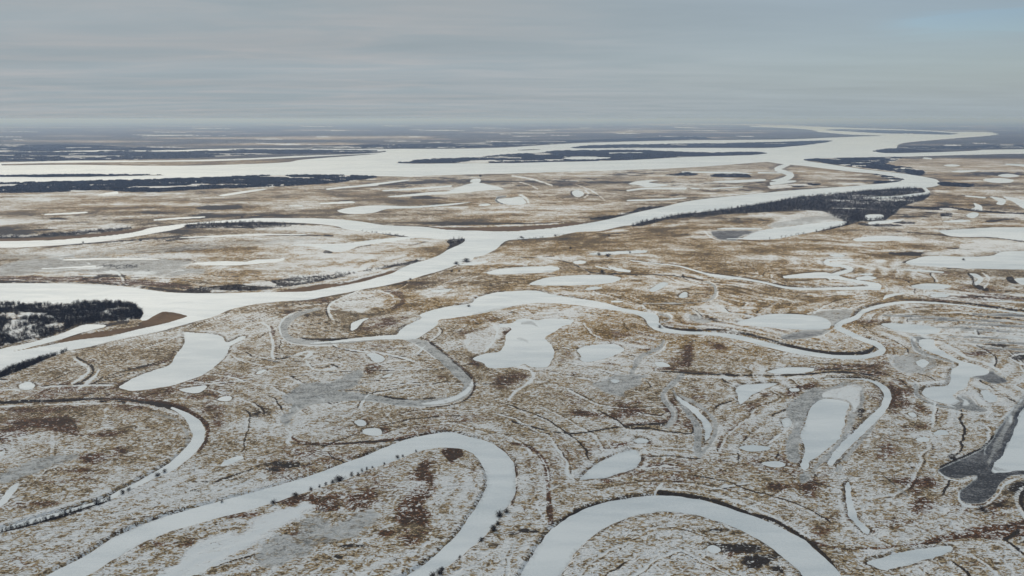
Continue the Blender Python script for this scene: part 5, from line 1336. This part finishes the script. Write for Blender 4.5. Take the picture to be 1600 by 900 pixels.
prng = random.Random(7)
WOOD_SHAPES = []
for i in range(6):
    a, b = tree_shape(prng, 1.0, .95, 3, 22, .028)
    WOOD_SHAPES.append((np.concatenate([a[0], b[0]]), np.concatenate([a[1], b[1] + len(a[0])])))
THIN_SHAPES = []
for i in range(5):
    a, b = tree_shape(prng, 1.0, 1.0, 2, 8, .040)
    THIN_SHAPES.append((np.concatenate([a[0], b[0]]), np.concatenate([a[1], b[1] + len(a[0])])))
CLUMPS = [clump_shape(prng, 9) for i in range(6)]

for wi, (name, label, shp, s, space, th_, keep, lod) in enumerate(WOODS):
    rng = np.random.default_rng(100 + wi)
    pts = P(s)
    o = smooth(pts, True, 3) if shp == 'p' else ribbon_poly(pts)
    w = to_world(o)
    x0, y0 = w.min(0); x1, y1 = w.max(0)
    n = int((x1 - x0) * (y1 - y0) / space ** 2)
    n = min(n, 400000)
    X = rng.uniform(x0, x1, n); Y = rng.uniform(y0, y1, n)
    ins = sdf(X, Y, w) < 0
    X, Y = X[ins], Y[ins]
    clear = fbm(X / (space * 9), Y / (space * 5), 3, 131)
    if keep < .97:
        k = clear < 0.64 - .16 * (1 - keep)
        X, Y = X[k], Y[k]
    if len(X) == 0: continue
    # pixel of each foot, to find the height of the floor there
    dep = Y * cp + H * sp
    up = Y * sp - H * cp
    px = 800 + X / dep * F; py = 450 - up / dep * F
    z = z_at(px, py)
    r_ = np.clip(np.searchsorted(GY, py), 0, NY - 1); c_ = np.clip(np.searchsorted(GX, px), 0, NX - 1)
    ok = (SN[r_ * NX + c_] < 1.05) & (z > -.1)
    X, Y, z, px, py = X[ok], Y[ok], z[ok], px[ok], py[ok]
    z = np.maximum(z, 0.05)
    hh = th_ * rng.uniform(.65, 1.1, len(X))
    if lod == 2:
        replicate(name, WOOD_SHAPES, X, Y, z, hh * rng.uniform(.8, 1.05, len(X)), hh, rng, TWIG, kind='stuff', label=label, category='wood')
    elif lod == 3:
        replicate(name, THIN_SHAPES, X, Y, z, space * rng.uniform(.75, 1.15, len(X)), hh, rng, TWIG, kind='stuff', label=label, category='wood')
    else:
        replicate(name, CLUMPS, X, Y, z, space * rng.uniform(1.0, 1.5, len(X)), hh, rng, TWIG_FAR, kind='stuff', label=label, category='wood')
    print('wood', name, len(X))

# the single shrubs along the banks
SHRUB_KINDS = []
for i in range(7):
    a, b = tree_shape(prng, 1.0, 1.0, 7, 90, .030)
    ma = grid_mesh('trunk', *a); mb = grid_mesh('crown', *b)
    for m_ in (ma, mb): m_.polygons.foreach_set('use_smooth', np.zeros(len(m_.polygons), bool))
    SHRUB_KINDS.append((ma, mb))
    ma.materials.append(BARK); mb.materials.append(TWIG)
PALE = []
for ma, mb in SHRUB_KINDS[:3]:
    m2 = mb.copy(); m2.materials.clear(); m2.materials.append(TWIG_BROWN); PALE.append((ma, m2))
for k, (x, y, hpx, wpx, label) in enumerate(SHRUBS):
    X, Y = ground(x, y, 0.8)
    m = math.hypot(float(X), float(Y)) and float(cover(x, y)[0])
    kinds = PALE if (wpx < 7 or 'pale' in label or 'brown' in label or 'grey' in label.split('shrub')[0]) else SHRUB_KINDS
    ma, mb = kinds[k % len(kinds)]
    root = bpy.data.objects.new('bare_shrub', None)
    C.objects.link(root)
    root.empty_display_size = 1
    root.location = (float(X), float(Y), max(0.0, float(z_at(x, y))) - .05)
    root.rotation_euler = (0, 0, k * 2.4)
    root['label'] = label
    root['category'] = 'shrub'
    root['group'] = 'single bare shrubs along the frozen banks'
    for nm, mesh in (('trunk', ma), ('crown', mb)):
        o = bpy.data.objects.new(nm, mesh)
        C.objects.link(o); o.parent = root
        o.scale = (wpx * m * 1.1, wpx * m * 1.1, hpx * m * .75)

# ================================================================== CLOUDS added out of view to shade the near plain and its sides
def shade_cloud(cx, cy, rx, ry, seed):
    n, m_ = 64, 40
    th = np.linspace(0, 2 * np.pi, n, endpoint=False); ph = np.linspace(-np.pi / 2, np.pi / 2, m_)
    TH, PH = np.meshgrid(th, ph)
    x = np.cos(TH) * np.cos(PH); y = np.sin(TH) * np.cos(PH); z = np.sin(PH)
    r = 0.62 + 0.75 * fbm(x * 2.2 + 5 + z, y * 2.2 + seed, 4, seed)
    V = np.stack([(cx + x * r * rx).ravel(), (cy + y * r * ry).ravel(), (2100 + np.where(z > 0, z * 260, z * 60) * r).ravel()], 1)
    a = np.arange((m_ - 1) * n); nx_ = np.where((a + 1) % n == 0, a + 1 - n, a + 1)
    me = grid_mesh('shade_cloud', V, np.stack([a, nx_, nx_ + n, a + n], 1))
    mt = bpy.data.materials.new('thin_shade_cloud'); mt.use_nodes = True
    T = NT(mt.node_tree); T.n.clear()
    out = T.node('ShaderNodeOutputMaterial'); mx = T.node('ShaderNodeMixShader')
    tr = T.node('ShaderNodeBsdfTransparent'); tl = T.node('ShaderNodeBsdfTranslucent')
    tl.inputs[0].default_value = (.9, .9, .9, 1)
    mx.inputs[0].default_value = 0.33
    T.l.new(tr.outputs[0], mx.inputs[1]); T.l.new(tl.outputs[0], mx.inputs[2]); T.l.new(mx.outputs[0], out.inputs[0])
    link('shade_cloud', me, mt, kind='structure')


# its shadow falls 2.5 km from it, away from the sun
off = 2100 / math.tan(R(SUN_EL))
ox, oy = math.sin(R(SUN_AZ)) * off, math.cos(R(SUN_AZ)) * off
shade_cloud(-100 + ox, 380 + oy, 1100, 520, 3)
shade_cloud(1500 + ox, 900 + oy, 850, 500, 8)
shade_cloud(-1900 + ox, 1000 + oy, 800, 420, 14)

# ================================================================== HAZE
def haze():
    X0, X1, Y0, Y1, Z0, Z1 = -240000, 240000, -3000, 122000, -12, 312
    v = [(x, y, z) for z in (Z0, Z1) for y in (Y0, Y1) for x in (X0, X1)]
    f = [(0, 2, 3, 1), (4, 5, 7, 6), (0, 1, 5, 4), (2, 6, 7, 3), (0, 4, 6, 2), (1, 3, 7, 5)]
    me = bpy.data.meshes.new('haze'); me.from_pydata(v, [], f); me.update()
    m = bpy.data.materials.new('haze'); m.use_nodes = True
    T = NT(m.node_tree); T.n.clear()
    out = T.node('ShaderNodeOutputMaterial')
    vol = T.node('ShaderNodeVolumePrincipled')
    vol.inputs['Color'].default_value = (0.44, 0.62, 1.0, 1)
    vol.inputs['Absorption Color'].default_value = (0.72, 0.80, 0.9, 1)
    vol.inputs['Density'].default_value = HAZE
    vol.inputs['Anisotropy'].default_value = 0.2
    T.l.new(vol.outputs[0], out.inputs['Volume'])
    link('haze', me, m, kind='stuff')


HAZE = 6.4e-5
haze()
print('scene built')
